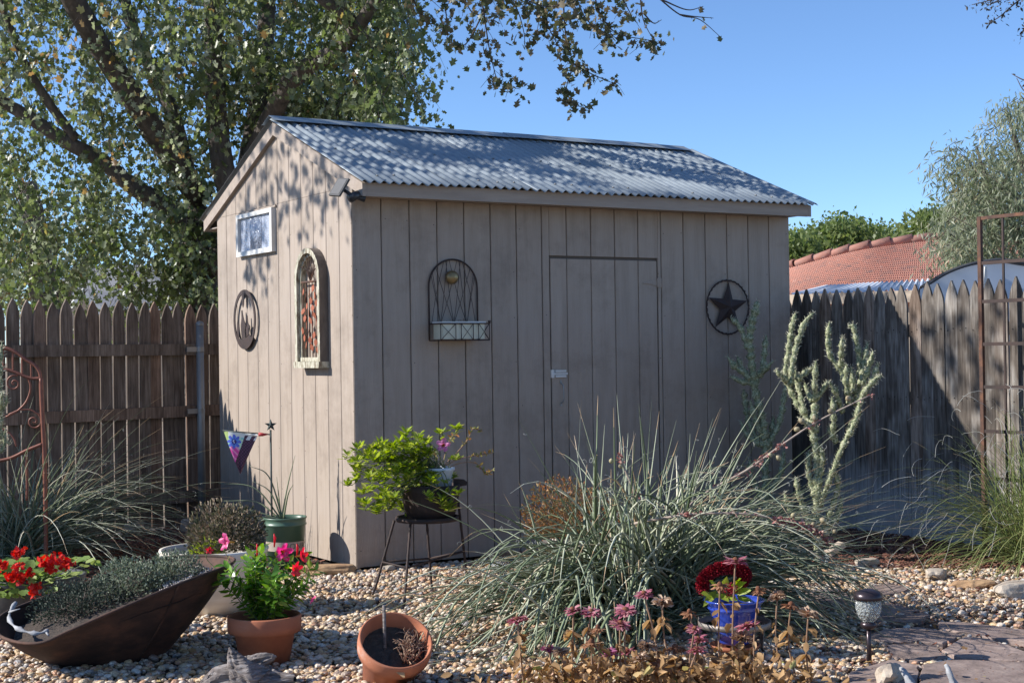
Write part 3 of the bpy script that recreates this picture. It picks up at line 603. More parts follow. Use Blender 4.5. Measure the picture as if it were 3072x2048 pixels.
# ------------------------------------------------------------------ things hung on the shed
# weathered arched window frame with a rusty vine grille
af = thing('arched_frame', (0, .72, 1.32), 'arched old window frame of peeling paint with rusty leaf grille', 'wall decoration')
XD = -.065; y0, y1 = PX(960, 1085, XD).y, PX(886, 1085, XD).y; zb = PX(900, 1090, XD).z; yc = (y0+y1)/2; ro = (y1-y0)/2; zt = PX(928, 742, XD).z; zs = zt-ro*1.0
def arch(r, n=16): return [(yc+r*math.cos(a), zs+r*math.sin(a)) for a in [PI*i/n for i in range(n+1)]]
fwid = .034
for (ra, rb, xa, xb, nm) in ((ro, ro-fwid, XD, -.001, 'frame'), (ro-fwid, ro-fwid-.02, XD+.025, -.001, 'inner_frame')):
    o, i = arch(ra), arch(rb)
    O = [(yc+ra, zb)]+o+[(yc-ra, zb)]; I = [(yc+rb, zb)]+i+[(yc-rb, zb)]
    b = B(); n = len(O); vs = [(x, *p) for x in (xa, xb) for p in O]+[(x, *p) for x in (xa, xb) for p in I]
    fs = []
    for k in range(n-1): fs += [(k, k+1, 2*n+k+1, 2*n+k), (n+k, 3*n+k, 3*n+k+1, n+k+1), (k, n+k, n+k+1, k+1), (2*n+k, 2*n+k+1, 3*n+k+1, 3*n+k)]
    fs += [(0, 2*n, 3*n, n), (n-1, 2*n-1, 4*n-1, 3*n-1)]
    b.add(vs, fs)
    if nm == 'frame': b.m = [1 if k % 4 == 2 else 0 for k in range(4*(n-1))]+[0, 0]
    b.obj(nm, [M['peel'], M['oldwood']], af)
b = B(); b.box((XD-.012, yc-ro-.005, zb-.03), (-.001, yc+ro+.005, zb+.012)); b.box((XD+.02, yc-ro+fwid, zb+.014), (-.001, yc+ro-fwid, zb+.04)); b.obj('sill', M['peel'], af)
gr = B(); ri = ro-fwid-.022; gx = -.035; gt = zs-.02
for k in range(6):
    yv = yc-ri*.86+ri*1.72*k/5; gr.tube([(gx, yv, zb+.04), (gx+U(-.006, .006), yv+U(-.01, .01), (zb+gt)/2), (gx, yv, gt)], .004, 5)
gr.tube([(gx, yc-ri, gt), (gx, yc+ri, gt)], .007, 6)
for a in (-65, -48, -30, -12, 5, 22, 40, 58): gr.tube([(gx, yc, gt), (gx, yc+math.sin(math.radians(a))*.08, gt+.08), (gx-.01, yc+math.sin(math.radians(a))*.15, gt+math.cos(math.radians(a))*.2)], [.004, .0035, .002], 5)
gr.obj('grille', M['rust'], af)
lb = B(); lb.prism([(0, 0, -.03), (0, .016, -.012), (0, .02, .01), (0, .008, .022), (0, 0, .034), (0, -.008, .022), (0, -.02, .01), (0, -.016, -.012)], (.003, 0, 0)); lme = lb.mesh('leaf', [mat('orange_rust', (.42, .12, .05), (.25, .07, .04), .8, (30, 30, 30), .3)])
for k in range(26):
    yv = yc-ri*.85+ri*1.7*((k*.37) % 1); z = zb+.08+(gt-zb-.12)*((k+.5)/26)
    link('leaf', lme, af, (gx-.012, yv-.72, z-1.32), (U(-.5, .5), U(-.3, .3), U(-.5, .5))).scale = (1, .8, .85)
# round metal picture with howling silhouette
c0 = Vector((-.012, PX(744, 958, 0).y, PX(744, 958, 0).z)); rr = (PX(744, 868, 0).z-PX(744, 1047, 0).z)/2
rc = thing('round_plaque', c0, 'round cut metal silhouette plaque of cactus shapes hung on the side wall', 'wall decoration')
b = B(); n = 40
vs = []
for x in (-.018, -.012):
    for r_ in (rr, rr*.86): vs += [(x+c0.x, c0.y+r_*math.cos(TAU*i/n), c0.z+r_*math.sin(TAU*i/n)) for i in range(n)]
fs = []
for i in range(n):
    j = (i+1) % n; fs += [(i, j, n+j, n+i), (2*n+i, 3*n+i, 3*n+j, 2*n+j), (i, 2*n+i, 2*n+j, j), (n+i, n+j, 3*n+j, 3*n+i)]
b.add(vs, fs); b.obj('ring', M['rust_dark'], rc)
def sil(pl, nm):
    b = B(); b.prism([(c0.x-.017, c0.y-u*rr, c0.z+v_*rr) for u, v_ in pl], (.004, 0, 0)); b.obj(nm, M['rust_dark'], rc)
sil([(-.62, -.62), (-.3, -.86), (0, -.92), (.3, -.86), (.62, -.62), (.4, -.5), (.1, -.62), (-.3, -.66)], 'cut_hill')
sil([(-.22, -.64), (.1, -.62), (.02, -.4), (.12, -.2), (-.02, -.05), (-.12, .12), (-.2, .32), (-.27, .3), (-.26, .05), (-.34, -.2), (-.3, -.45)], 'cut_animal')
sil([(.18, -.6), (.42, -.52), (.36, -.3), (.5, -.28), (.45, -.2), (.32, -.18), (.27, .12), (.2, .1), (.22, -.2), (.12, -.3)], 'cut_cactus')
sil([(-.62, -.6), (-.52, -.62), (-.5, -.2), (-.58, -.02), (-.68, -.1), (-.7, -.4)], 'cut_cactus')
sil([(-.22, .88), (.02, .88), (-.02, .66), (-.04, .5), (-.12, .4), (-.2, .5), (-.22, .7)], 'cut_feather')
# solar spot light high on the corner
sp = thing('solar_spotlight', (-.03, .1, 2.4), 'small black solar spotlight with tilted panel high on the shed corner', 'light')
q = PX(1018, 562, -.16)
Mx = Matrix.Translation(q)@Matrix.Rotation(math.radians(-58), 4, 'Y')@Matrix.Rotation(math.radians(14), 4, 'X')
b = B(); b.box((-.065, -.055, -.007), (.065, .055, .007), 0, Mx); pn = b.obj('solar_panel', M['black'], sp)
b = B(); b.box((-.055, -.045, .0075), (.055, .045, .009), 0, Mx); b.obj('cell', M['darktrim'], pn)
b = B(); b.tube([q, (-.08, q.y-.02, q.z-.05), (-.002, q.y-.03, q.z-.07)], [.01, .012, .02], 8); b.obj('bracket', M['black'], sp)
b = B(); b.lathe([(.0, -.05), (.03, -.05), (.024, .02), (.0, .025)], 14, 0, Matrix.Translation((-.07, q.y-.05, q.z-.05))@Matrix.Rotation(1.1, 4, 'Y')); b.obj('lamp_head', M['black'], sp)
# barn star
sc_ = Vector((3.03, -.02, 1.678)); st = thing('barn_star', sc_, 'dark rusty barn star inside a twisted ring on the shaded wall', 'wall decoration')
b = B(); n = 90; pts_ = []
for i in range(n+1): a = TAU*i/n; pts_.append(sc_+Vector((.198*math.cos(a), -.004*math.sin(i*2.2), .198*math.sin(a)+.0025*math.cos(i*2.2))))
b.tube(pts_, [.0065+.0018*math.sin(i*2.2) for i in range(n+1)], 6, cap=False); b.obj('ring', M['rust_dark'], st)
def star(b, c, R0, r0, d, A, Bv, Nv, ph=0):
    pt = []
    for i in range(10):
        a = PI/2+ph+i*PI/5; r_ = R0 if i % 2 == 0 else r0; pt.append(c+A*r_*math.cos(a)+Bv*r_*math.sin(a))
    b.add(pt+[c+Nv*d, c-Nv*d*.2], [(i, (i+1) % 10, 10) for i in range(10)]+[((i+1) % 10, i, 11) for i in range(10)])
b = B(); star(b, sc_, .192, .075, .035, Vector((1, 0, 0)), Vector((0, 0, 1)), Vector((0, -1, 0)), -.06); b.obj('star', M['rust_dark'], st)
# arched wire rack with a planter box
rk = thing('wall_rack', (.715, 0, 1.45), 'arched dark wire wall rack holding a cream planter box', 'wall rack')
xc, rad = .718, .182; zs2 = 1.985-rad
b = B(); b.tube([(xc-rad, -.012, 1.455)]+[(xc+rad*math.cos(a), -.012, zs2+rad*math.sin(a)) for a in [PI-PI*i/20 for i in range(21)]]+[(xc+rad, -.012, 1.455)], .006, 6); b.obj('arch', M['rust_dark'], rk)
b = B()
def onarch(x): return zs2+math.sqrt(max(rad*rad-(x-xc)**2, 0))
for x_bot in (-.10, 0, .10):
    for s in (-1, 1):
        for off in (.055, .13):
            xt = max(-.165, min(.165, x_bot+s*off)); b.tube(spline([(xc+x_bot, -.014, 1.56), (xc+x_bot+(xt-x_bot)*.45, -.014, 1.72), (xc+xt, -.014, onarch(xc+xt))], 4), .0018, 4)
for s in (-1, 1): b.tube(spline([(xc+s*.165, -.014, 1.56), (xc+s*.13, -.014, 1.75), (xc+s*.07, -.014, onarch(xc+.07))], 4), .0018, 4)
b.obj('wire', M['rust_dark'], rk)
b = B(); X0, X1, Y0, Y1, Z0, Z1 = xc-rad, xc+rad, -.165, -.012, 1.452, 1.56
for z in (Z0, Z1):
    for a, c in (((X0, Y0), (X1, Y0)), ((X1, Y0), (X1, Y1)), ((X0, Y0), (X0, Y1))): b.tube([(*a, z), (*c, z)], .004, 5)
for x, y in ((X0, Y0), (X1, Y0), (X0, Y1), (X1, Y1), (xc-.07, Y0), (xc-.03, Y0), (xc+.1, Y0), (xc+.06, Y0)): b.tube([(x, y, Z0), (x, y, Z1)], .003, 5)
for a, c in ((X0, xc-.07), (xc-.03, xc+.06), (xc+.1, X1)):
    b.tube([(a, Y0-.002, Z0), (c, Y0-.002, Z1)], .0022, 4); b.tube([(a, Y0-.002, Z1), (c, Y0-.002, Z0)], .0022, 4)
b.tube([(X1, Y0, Z0), (X1, Y1, Z1)], .0022, 4); b.tube([(X1, Y0, Z1), (X1, Y1, Z0)], .0022, 4); b.tube([(X1, Y0, Z1), (X1+.0, Y0, Z1+.02)], [.008, .01], 8)
for k in range(7): b.tube([(X0+.02+k*.05, Y0, Z0), (X0+.02+k*.05, Y1, Z0)], .002, 4)
b.obj('basket', M['rust_dark'], rk)
pb = thing('planter_box', (xc, -.09, 1.46), 'cream enamel planter box sitting in the wire wall rack', 'planter')
b = B(); lo, hi = (X0+.025, Y0+.012, Z0+.008), (X1-.03, Y1-.01, Z1+.004)
t_ = .006
b.box((lo[0], lo[1], lo[2]), (hi[0], lo[1]+t_, hi[2])); b.box((lo[0], hi[1]-t_, lo[2]), (hi[0], hi[1], hi[2])); b.box((lo[0], lo[1]+t_, lo[2]), (lo[0]+t_, hi[1]-t_, hi[2])); b.box((hi[0]-t_, lo[1]+t_, lo[2]), (hi[0], hi[1]-t_, hi[2])); b.box((lo[0]+t_, lo[1]+t_, lo[2]), (hi[0]-t_, hi[1]-t_, lo[2]+.07))
b.obj('box', M['enamel'], pb)
b = B()
for lo2, hi2 in (((lo[0]-.008, lo[1]-.006, hi[2]), (hi[0]+.008, lo[1]+.008, hi[2]+.01)), ((lo[0]-.008, hi[1]-.008, hi[2]), (hi[0]+.008, hi[1]+.004, hi[2]+.01)), ((lo[0]-.008, lo[1]+.008, hi[2]), (lo[0]+.006, hi[1]-.008, hi[2]+.01)), ((hi[0]-.006, lo[1]+.008, hi[2]), (hi[0]+.008, hi[1]-.008, hi[2]+.01))): b.box(lo2, hi2)
b.obj('rim', M['white'], pb)
b = B()
for k in range(14): x = lo[0]+U(.01, .18); b.tube([(x, -.09+U(-.04, .04), hi[2]-.03), (x+U(-.03, .03), -.09+U(-.05, .03), hi[2]+U(.005, .03))], .002, 4)
b.obj('dry_twig', M['drystem'], pb, kind='stuff')
kb = B(); q = PY(1355, 832, -.03); kb.lathe([(0, .03), (.03, .028), (.043, .016), (.045, 0), (.04, -.012), (.02, -.02), (.012, -.04)], 28, 0, Matrix.Translation(q)@Matrix.Rotation(PI/2, 4, 'X'))
meta(kb.obj('brass_knob', M['brass']), 'round tarnished brass disc on the wall behind the arched wire rack', 'wall decoration')

# ------------------------------------------------------------------ fences
def picket_mesh(k, mat_, w0=.0505, ex=2.2):
    b = B(); w2 = w0+U(-.0015, .0015); t = .016; z1 = 1.655+U(-.01, .01); zt = 1.815+U(-.012, .01)
    pr = [(w2, 0), (w2, z1)]
    for i in range(1, 6): a = i/6; pr.append((w2*(1-a**ex), z1+(zt-z1)*a))
    pr.append((.002, zt)); full = pr+[(-x, z) for x, z in reversed(pr)]
    b.prism([(x, 0, z) for x, z in full], (0, t, 0)); return b.mesh('picket', mat_)
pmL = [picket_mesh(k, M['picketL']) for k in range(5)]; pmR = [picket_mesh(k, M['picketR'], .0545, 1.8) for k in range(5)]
# left: behind the shed, seen from its rail side
A = G(51, 1633); E2 = G(590, 1573); fd = (E2-A).normalized(); fa = math.atan2(fd.y, fd.x); fn = Vector((-fd.y, fd.x, 0))   # fn points away from camera
fl = thing('picket_fence', (A.x, A.y, 0), 'shaded weathered dog-ear picket fence behind the left side of the yard', 'fence', rz=fa)
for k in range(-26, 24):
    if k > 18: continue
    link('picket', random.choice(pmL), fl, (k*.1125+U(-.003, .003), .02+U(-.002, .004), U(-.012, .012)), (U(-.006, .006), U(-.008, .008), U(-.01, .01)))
for zc, hh in ((PX(51, 1053, A.x).z, .045), (PX(51, 1257, A.x).z, .045), (.24, .045)):
    b = B(); sg = -2.9
    while sg < 2.1:
        b.box((sg, -.036, zc-hh+U(-.004, .004)), (sg+2.4, .018, zc+hh), 0); break
    b.box((-.5, -.038, zc-hh), (2.1, .018, zc+hh)) if False else None
    b.v = [(x if x < -1 else 2.1, y, z) for x, y, z in b.v]
    o = b.obj('rail', M['picketL'], fl, world=False)
q = G(592, 1572); gp = thing('fence_post', (q.x, q.y, 0), 'galvanised steel pipe post beside the shed corner', 'post')
zt = 1.36+(1070-968)/F*dep(q); qf = q-fn*.07
b = B(); b.tube([(qf.x, qf.y, -.05), (qf.x, qf.y, zt)], .031, 16); b.obj('pipe', M['galv'], gp)
b = B(); b.lathe([(.033, -.01), (.033, .01), (.02, .022), (.0, .026)], 16, 0, Matrix.Translation((qf.x, qf.y, zt))); b.obj('cap', M['galv'], gp)
for zc in (PX(51, 1053, A.x).z, PX(51, 1257, A.x).z):
    b = B(); b.lathe([(.034, -.02), (.034, .02)], 16, 0, Matrix.Translation((qf.x, qf.y, zc))); b.box((-.13, -.006, -.02), (-.03, .0, .02), 0, Matrix.Translation((qf.x, qf.y, zc))@Matrix.Rotation(fa, 4, 'Z')); b.obj('bracket', M['galv'], gp)
# right: along the side of the yard
frr = thing('picket_fence', (3.89, -1.9, 0), 'sunlit grey picket fence receding along the right side of the yard', 'fence', rz=-PI/2)
y = .194+.1115*14; n_ = 0
while y > -4.6:
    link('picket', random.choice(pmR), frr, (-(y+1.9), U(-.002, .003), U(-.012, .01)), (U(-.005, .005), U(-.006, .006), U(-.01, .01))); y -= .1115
for zc in (.3, 1.0, 1.48):
    b = B(); b.box((-4.0, .022, zc-.045), (2.7, .06, zc+.045)); b.obj('rail', M['picketR'], frr, world=False)
b = B(); y = .194+.1115*14
while y > -4.6:
    for zc in (.3, 1.0, 1.48):
        for s in (-.025, .025): b.box((-(y+1.9)+s-.003, -.0035, zc+s*.3-.003), (-(y+1.9)+s+.003, .0, zc+s*.3+.003))
    y -= .1115
b.obj('nail', M['dark'], frr, kind='stuff', world=False)

# ------------------------------------------------------------------ trellises
tr = thing('garden_trellis', PX(2940, 1560, 3.66), 'tall square rusty metal trellis standing before the right fence', 'trellis')
tr.location.z = 0
xt = 3.66; ya = PX(2943, 900, xt).y; zt = PX(2943, 655, xt).z; pitc = .0
yb = ya-.62; ym = PX(3012, 900, xt).y
zz = [PX(2943, v, xt).z for v in (655, 790, 905, 1032, 1160, 1292)]
tr.location = (xt, ya, 0)
for y in (ya, yb): b = B(); b.box((xt-.012, y-.014, 0), (xt+.012, y+.014, zz[0]+.012)); b.obj('post', M['rust'], tr)
for y in (ym, (ym+yb)/2): b = B(); b.box((xt-.005, y-.007, .05), (xt+.005, y+.007, zz[0]-.008)); b.obj('upright', M['rust_dark'], tr)
for z in zz+[.5, .2]: b = B(); b.box((xt-.008, yb+.015, z-.011), (xt+.008, ya-.015, z+.011)); b.obj('crossbar', M['rust'] if z == zz[0] else M['rust_dark'], tr)
# copper coloured scroll trellis, far left
cd = 9.6; 
def Z5(x, y): return AT(x/2.24, 1000+y/2.24, cd)
ct = thing('scroll_trellis', G(130, 1740), 'copper coloured scroll work metal trellis at the left edge', 'trellis')
def tubeb(pl, r, nm, closed=False): b = B(); b.tube(spline([Z5(*p) for p in pl], 6), r, 6); b.obj(nm, M['copper'], ct)
tubeb([(-120, 80), (-60, 90), (0, 97), (60, 105), (120, 135), (180, 180), (235, 215), (265, 260), (275, 310)], .012, 'top_rail')
tubeb([(275, 300), (280, 450), (290, 650), (300, 850), (305, 1100), (310, 1650)], .014, 'post')
tubeb([(-100, 245), (20, 240), (90, 255), (150, 280), (210, 300), (270, 302)], .011, 'crossbar')
tubeb([(-60, 860), (20, 850), (90, 830), (180, 785), (290, 740)], .011, 'crossbar')
for x, a, c in ((85, 120, 255), (148, 165, 275), (208, 200, 298), (20, 100, 240)): tubeb([(x, a), (x+1, (a+c)/2), (x+2, c)], .006, 'spindle')
tubeb([(178, 800), (182, 1000), (180, 1120)], .008, 'spindle')
def spiral(cx, cy, a0, r0, turns, s=1): return [(cx+r0*(1-t)**1.1*math.cos(a0+s*TAU*turns*t), cy+r0*(1-t)**1.1*math.sin(a0+s*TAU*turns*t)) for t in [i/30*.93 for i in range(31)]]
tubeb([(40, 560), (110, 525), (175, 460), (205, 370), (185, 300), (130, 275)]+spiral(95, 335, -PI*.42, 56, 1.7, -1), .0065, 'scroll')
tubeb([(60, 545), (130, 515), (200, 512), (255, 540)]+spiral(228, 590, -PI*.3, 55, 1.7, 1), .0065, 'scroll')
tubeb([(-30, 640), (40, 650), (90, 700), (110, 760)], .0065, 'scroll')

# ------------------------------------------------------------------ hesperaloe clumps
def env_y(x):
    return np.interp(x, [1340, 1480, 1620, 1760, 1900, 2100, 2300, 2500, 2640, 2760], [1760, 1640, 1540, 1440, 1370, 1360, 1410, 1520, 1700, 1940])
def near_pot(pts_):
    for p, _ in pts_:
        q = p-CAM; d = q.dot(fw); x = 1536+F*q.dot(rt)/d; y = 1024-F*q.dot(up)/d
        if 2070 < x < 2350 and 1680 < y < 2010 and d < 6.95: return True
        if 1950 < x < 2110 and 1600 < y < 1950 and d < 6.75: return True
    return False
def too_high(pts_):
    for p in pts_[3:]:
        q = p[0]-CAM; d = q.dot(fw); x = 1536+F*q.dot(rt)/d; y = 1024-F*q.dot(up)/d
        if y < env_y(x) or (1540 < x < 1780 and y < 1570): return True
    return False
def blades(n, base, spread, length, elev, droop, width, az=None, seg=11, curl=0, zmin=.01, env=None):
    vs = []; fs = []; tint = []; threads = []; tips = []; kept = 0; tries = 0
    while kept < n and tries < n*12:
        tries += 1; nv0, nf0, nt0 = len(vs), len(fs), len(tint)
        a = random.uniform(0, TAU) if az is None else random.choice(az)+random.gauss(0, .35)
        e = math.radians(max(12, min(88, random.gauss(*elev)))); L = U(*length); g_ = U(*droop)
        p = Vector((base[0]+random.gauss(0, spread), base[1]+random.gauss(0, spread), U(0, .05))); d = Vector((math.cos(a)*math.cos(e), math.sin(a)*math.cos(e), math.sin(e))); ds = L/seg
        t = min(1, max(0, random.gauss(.45, .3))); pn = None; i0 = len(vs); path_ = []
        tw = U(-.4, .4)
        for i in range(seg+1):
            f = i/seg; r = width*(1-f**2.2)*.5+.0006
            q = d.cross(Vector((0, 0, 1))); q = q.normalized() if q.length > 1e-4 else Vector((1, 0, 0)); u = q.cross(d).normalized()
            vs += [p+q*r+u*r*.35, p-q*r+u*r*.35, p-u*r*.5]
            path_.append((p.copy(), q))
            if i < seg: b0 = i0+i*3; fs += [(b0+j, b0+(j+1) % 3, b0+3+(j+1) % 3, b0+3+j) for j in range(3)]; tint += [t]*3 if i < seg-1 else [1.0 if random.random() < .5 else t]*3
            p = p+d*ds; d = Vector((d.x, d.y, d.z-g_*ds*(.4+1.3*f))); 
            d += Vector((random.gauss(0, .012), random.gauss(0, .012), 0)); d.normalize()
            if p.z < zmin: p.z = zmin; d.z = max(d.z, -.02)
        if env is not None and (near_pot(path_) or (random.random() > env and too_high(path_))): del vs[nv0:]; del fs[nf0:]; del tint[nt0:]; continue
        kept += 1; tips.append((p, d)); threads += random.sample(path_[2:-1], 2 if random.random() < .6 else 1)
    return vs, fs, tint, threads, tips
def blade_obj(name, data, mat_, parent, **kw):
    vs, fs, tint = data[:3]; b = B(); b.add(vs, fs, 0, True); me = b.mesh(name, mat_)
    Mi = Matrix.LocRotScale(parent.location, parent.rotation_euler, Vector((1, 1, 1))).inverted(); me.transform(Mi)
    a = me.attributes.new('tint', 'FLOAT', 'FACE'); a.data.foreach_set('value', np.array(tint, np.float32)); return meta(link(name, me, parent), **kw)
def thread_obj(th, parent, n=1.0, r=(.008, .018), wid=.0009):
    b = B()
    for p, q in th:
        if random.random() > n: continue
        R_ = U(*r); a0 = U(0, TAU); ax = Vector((random.gauss(0, 1), random.gauss(0, 1), random.gauss(0, 1))).normalized(); u = ax.orthogonal().normalized(); v_ = ax.cross(u)
        o = p-(u*math.cos(a0)+v_*math.sin(a0))*R_; T_ = U(.5, 1.1)
        b.tube([o+(u*math.cos(a0+T_*TAU*i/7)+v_*math.sin(a0+T_*TAU*i/7))*R_*(1-.05*i)+ax*i*.001 for i in range(8)], wid, 3, cap=False)
    return b.obj('curly_thread', LM['thread'], parent, kind='stuff')
yb0 = G(1915, 1865)
yu = thing('red_yucca', (yb0.x, yb0.y, 0), 'huge grey green red yucca clump arching before the shed door', 'plant')
d1 = blades(310, yb0, .2, (.7, 1.35), (45, 18), (.2, 1.7), .0185, env=.12)
d2 = blades(450, yb0, .2, (1.0, 1.6), (40, 15), (.8, 2.3), .0185, env=.04, az=[math.atan2(-.854, -.52), math.atan2(-.854, -.52)-.9, math.atan2(-.854, -.52)+.9, math.atan2(-.52, .854)])
d3 = blades(80, yb0, .14, (.6, 1.15), (66, 14), (.02, .35), .015)
d4 = blades(110, yb0, .06, (1.15, 1.6), (28, 8), (.1, .7), .013, az=[math.atan2(-.52, .854)+.15, math.atan2(-.52, .854)+.5, math.atan2(-.52, .854)-.2])
for dd in (d1, d2, d3, d4): blade_obj('leaf_blades', dd, M['yucca'], yu, kind='stuff')
thread_obj(d1[3]+d2[3]+d3[3]+d4[3], yu, .8)
def seedpod(b, p, r): b.lathe([(0, -r), (r*.7, -r*.75), (r, 0), (r*.75, r*.7), (r*.25, r*1.15), (0, r*1.3)], 9, 0, Matrix.Translation(p)@Matrix.Rotation(U(-1.2, 1.2), 4, 'X')@Matrix.Rotation(U(-1.2, 1.2), 4, 'Y'))
def stalk(px, depths, r, pods, frills):
    pp = spline([AT(x, y, d) for (x, y), d in zip(px, depths)], 6); n = len(pp)
    b = B(); b.tube(pp, [r*(1-.65*i/n) for i in range(n)], 7); so = b.obj('flower_stalk', M['stalk'], yu)
    for (x, y, d) in pods:
        b = B(); p = AT(x, y, d); seedpod(b, p, U(.011, .016)); nn = min(pp, key=lambda q: (q-p).length); b.tube([p, nn], .0018, 4); po = b.mesh('seed_pod', M['pod']); Mi = Matrix.Translation(yu.location).inverted(); po.transform(Mi); o = link('seed_pod', po, yu)
    P = []; Dd = []
    for i0, i1, cnt in frills:
        for k in range(cnt):
            q = pp[min(n-1, int(n*U(i0, i1)))]; P.append(q+Vector((U(-.012, .012), U(-.012, .012), U(-.012, .012)))); Dd.append((U(-1, 1), U(-1, 1), U(-1, .6)))
    if P: leaves('dry_bract', P, Dd, rng.uniform(.012, .03, len(P)), LM['pinkdry'], yu, 'curl', kind='stuff')
LM['pinkdry'] = leafmat('dry_pink_bract', [(0, (.3, .12, .1)), (.6, (.42, .2, .18)), (1, (.5, .36, .28))], .2, .8)
db = dep(yb0)
stalk([(1925, 1760), (2000, 1600), (2100, 1490), (2240, 1410), (2330, 1345), (2450, 1265), (2610, 1185)], [db, db, db-.05, db-.1, db-.1, db-.1, db-.1], .009, [(2405, 1262, db-.1), (2390, 1287, db-.08), (2492, 1233, db-.1), (2545, 1195, db-.12), (2310, 1365, db-.1), (2335, 1372, db-.1), (2445, 1255, db-.1)], [(.55, .62, 26), (.66, .7, 26), (.8, .84, 12), (.97, .99, 8), (.38, .5, 20)])
stalk([(1930, 1770), (1890, 1650), (1882, 1590), (1905, 1570), (2000, 1552), (2100, 1540), (2230, 1540), (2330, 1556), (2420, 1578), (2495, 1625)], [db-.1, db-.3, db-.4, db-.5, db-.6, db-.65, db-.7, db-.7, db-.7, db-.7], .0095, [(2280, 1530, db-.7), (2380, 1545, db-.7), (2440, 1572, db-.7), (2476, 1600, db-.7), (2455, 1618, db-.72), (2505, 1592, db-.7), (2470, 1560, db-.7)], [(.5, .56, 30), (.76, .99, 230), (.62, .7, 20)])
stalk([(1950, 1770), (1935, 1650), (1912, 1500), (1880, 1420), (1862, 1370), (1860, 1325)], [db, db-.1, db-.1, db-.1, db-.1, db-.1], .010, [(1834, 1382, db-.1), (1955, 1536, db-.15), (1862, 1398, db-.12)], [(.7, .85, 20), (.4, .45, 20)])
# left yucca
yl = G(75, 1690); y2 = thing('red_yucca', (yl.x, yl.y, 0), 'grey green red yucca clump at the left in front of the dark fence', 'plant')
dA = blades(230, yl, .10, (.6, 1.05), (50, 17), (.6, 1.7), .012); dB = blades(190, yl, .08, (.9, 1.45), (38, 14), (.4, 1.5), .012, az=[math.atan2(-.52, .854), math.atan2(-.52, .854)-.6, math.atan2(-.52, .854)+.5])
for dd in (dA, dB): blade_obj('leaf_blades', dd, M['yucca'], y2, kind='stuff')
thread_obj(dA[3]+dB[3], y2, .9)
# right grass clump with curling tips
yr = G(3130, 1690); y3 = thing('grass_clump', (yr.x, yr.y, 0), 'yellow green clump of thin arching leaves with curly white tips at right', 'plant')
LFT = math.atan2(.52, -.854)
dC = blades(360, yr, .09, (.7, 1.15), (42, 22), (.7, 2.4), .0062, az=[LFT, LFT, LFT-.5, LFT+.6, LFT+1.2, LFT-1.2, 0]); dD = blades(200, yr, .09, (.5, 1.0), (70, 13), (.3, 1.5), .006)
for dd in (dC, dD): blade_obj('leaf_blades', dd, M['yuccaR'], y3, kind='stuff')
b = B()
for p, d in dC[4]+dD[4]:
    if random.random() > .3: continue
    pl = [p]; q = p.copy(); dd = d.copy(); ax = Vector((random.gauss(0, 1), random.gauss(0, 1), random.gauss(0, .6))).normalized(); tr_ = U(-14, 14)
    for i in range(9): dd = (Matrix.Rotation(tr_*.02+U(-.35, .35), 3, ax)@dd); dd.z -= .12; dd.normalize(); q = q+dd*.022; pl.append(q.copy())
    b.tube(pl, .0012, 3, cap=False)
b.obj('curly_tip', LM['thread'], y3, kind='stuff')

# ------------------------------------------------------------------ chollas
def cholla(name, base, dpt, arms, r, label, mats, ex=()):
    th_ = thing(name, (base.x, base.y, 0), label, 'cactus'); P = []; Dd = []
    bdy = B()
    for k, arm in enumerate(arms):
        jit = U(-.12, .12) if k else 0; off = [dpt+jit*min(1, i/1.5) for i in range(len(arm))]
        pl = spline([AT(2100+x/1.7417, 800+y/1.7417, o) for (x, y), o in zip(arm, off)], 4)
        fine = []
        for i in range(len(pl)-1):
            L = (pl[i+1]-pl[i]).length; m_ = max(1, int(L/.012)); fine += [pl[i]+(pl[i+1]-pl[i])*(j/m_) for j in range(m_)]
        fine.append(pl[-1]); n = len(fine); k0 = 1.35 if k == 0 else 1
        rad_ = [r*k0*(.82+.22*math.sin(i*1.25))*(1 if i < n-3 else (.75, .5, .2)[i-(n-3)]) for i in range(n)]
        bdy.tube(fine, rad_, 9, jit=.26)
        for i in range(0, n):
            for j in range(7):
                a = Vector((random.gauss(0, 1), random.gauss(0, 1), random.gauss(0, 1)+.4)).normalized(); t = (fine[min(i+1, n-1)]-fine[max(i-1, 0)]).normalized(); a = (a-t*a.dot(t)*.8).normalized()
                P.append(fine[i]+a*rad_[i]*.85); Dd.append(a+Vector((0, 0, .5)))
    bdy.obj('cactus_body', mats, th_)
    leaves('spines', P, Dd, rng.uniform(.014, .028, len(P)), LM['spine'], th_, 'narrow', kind='stuff')
    return th_
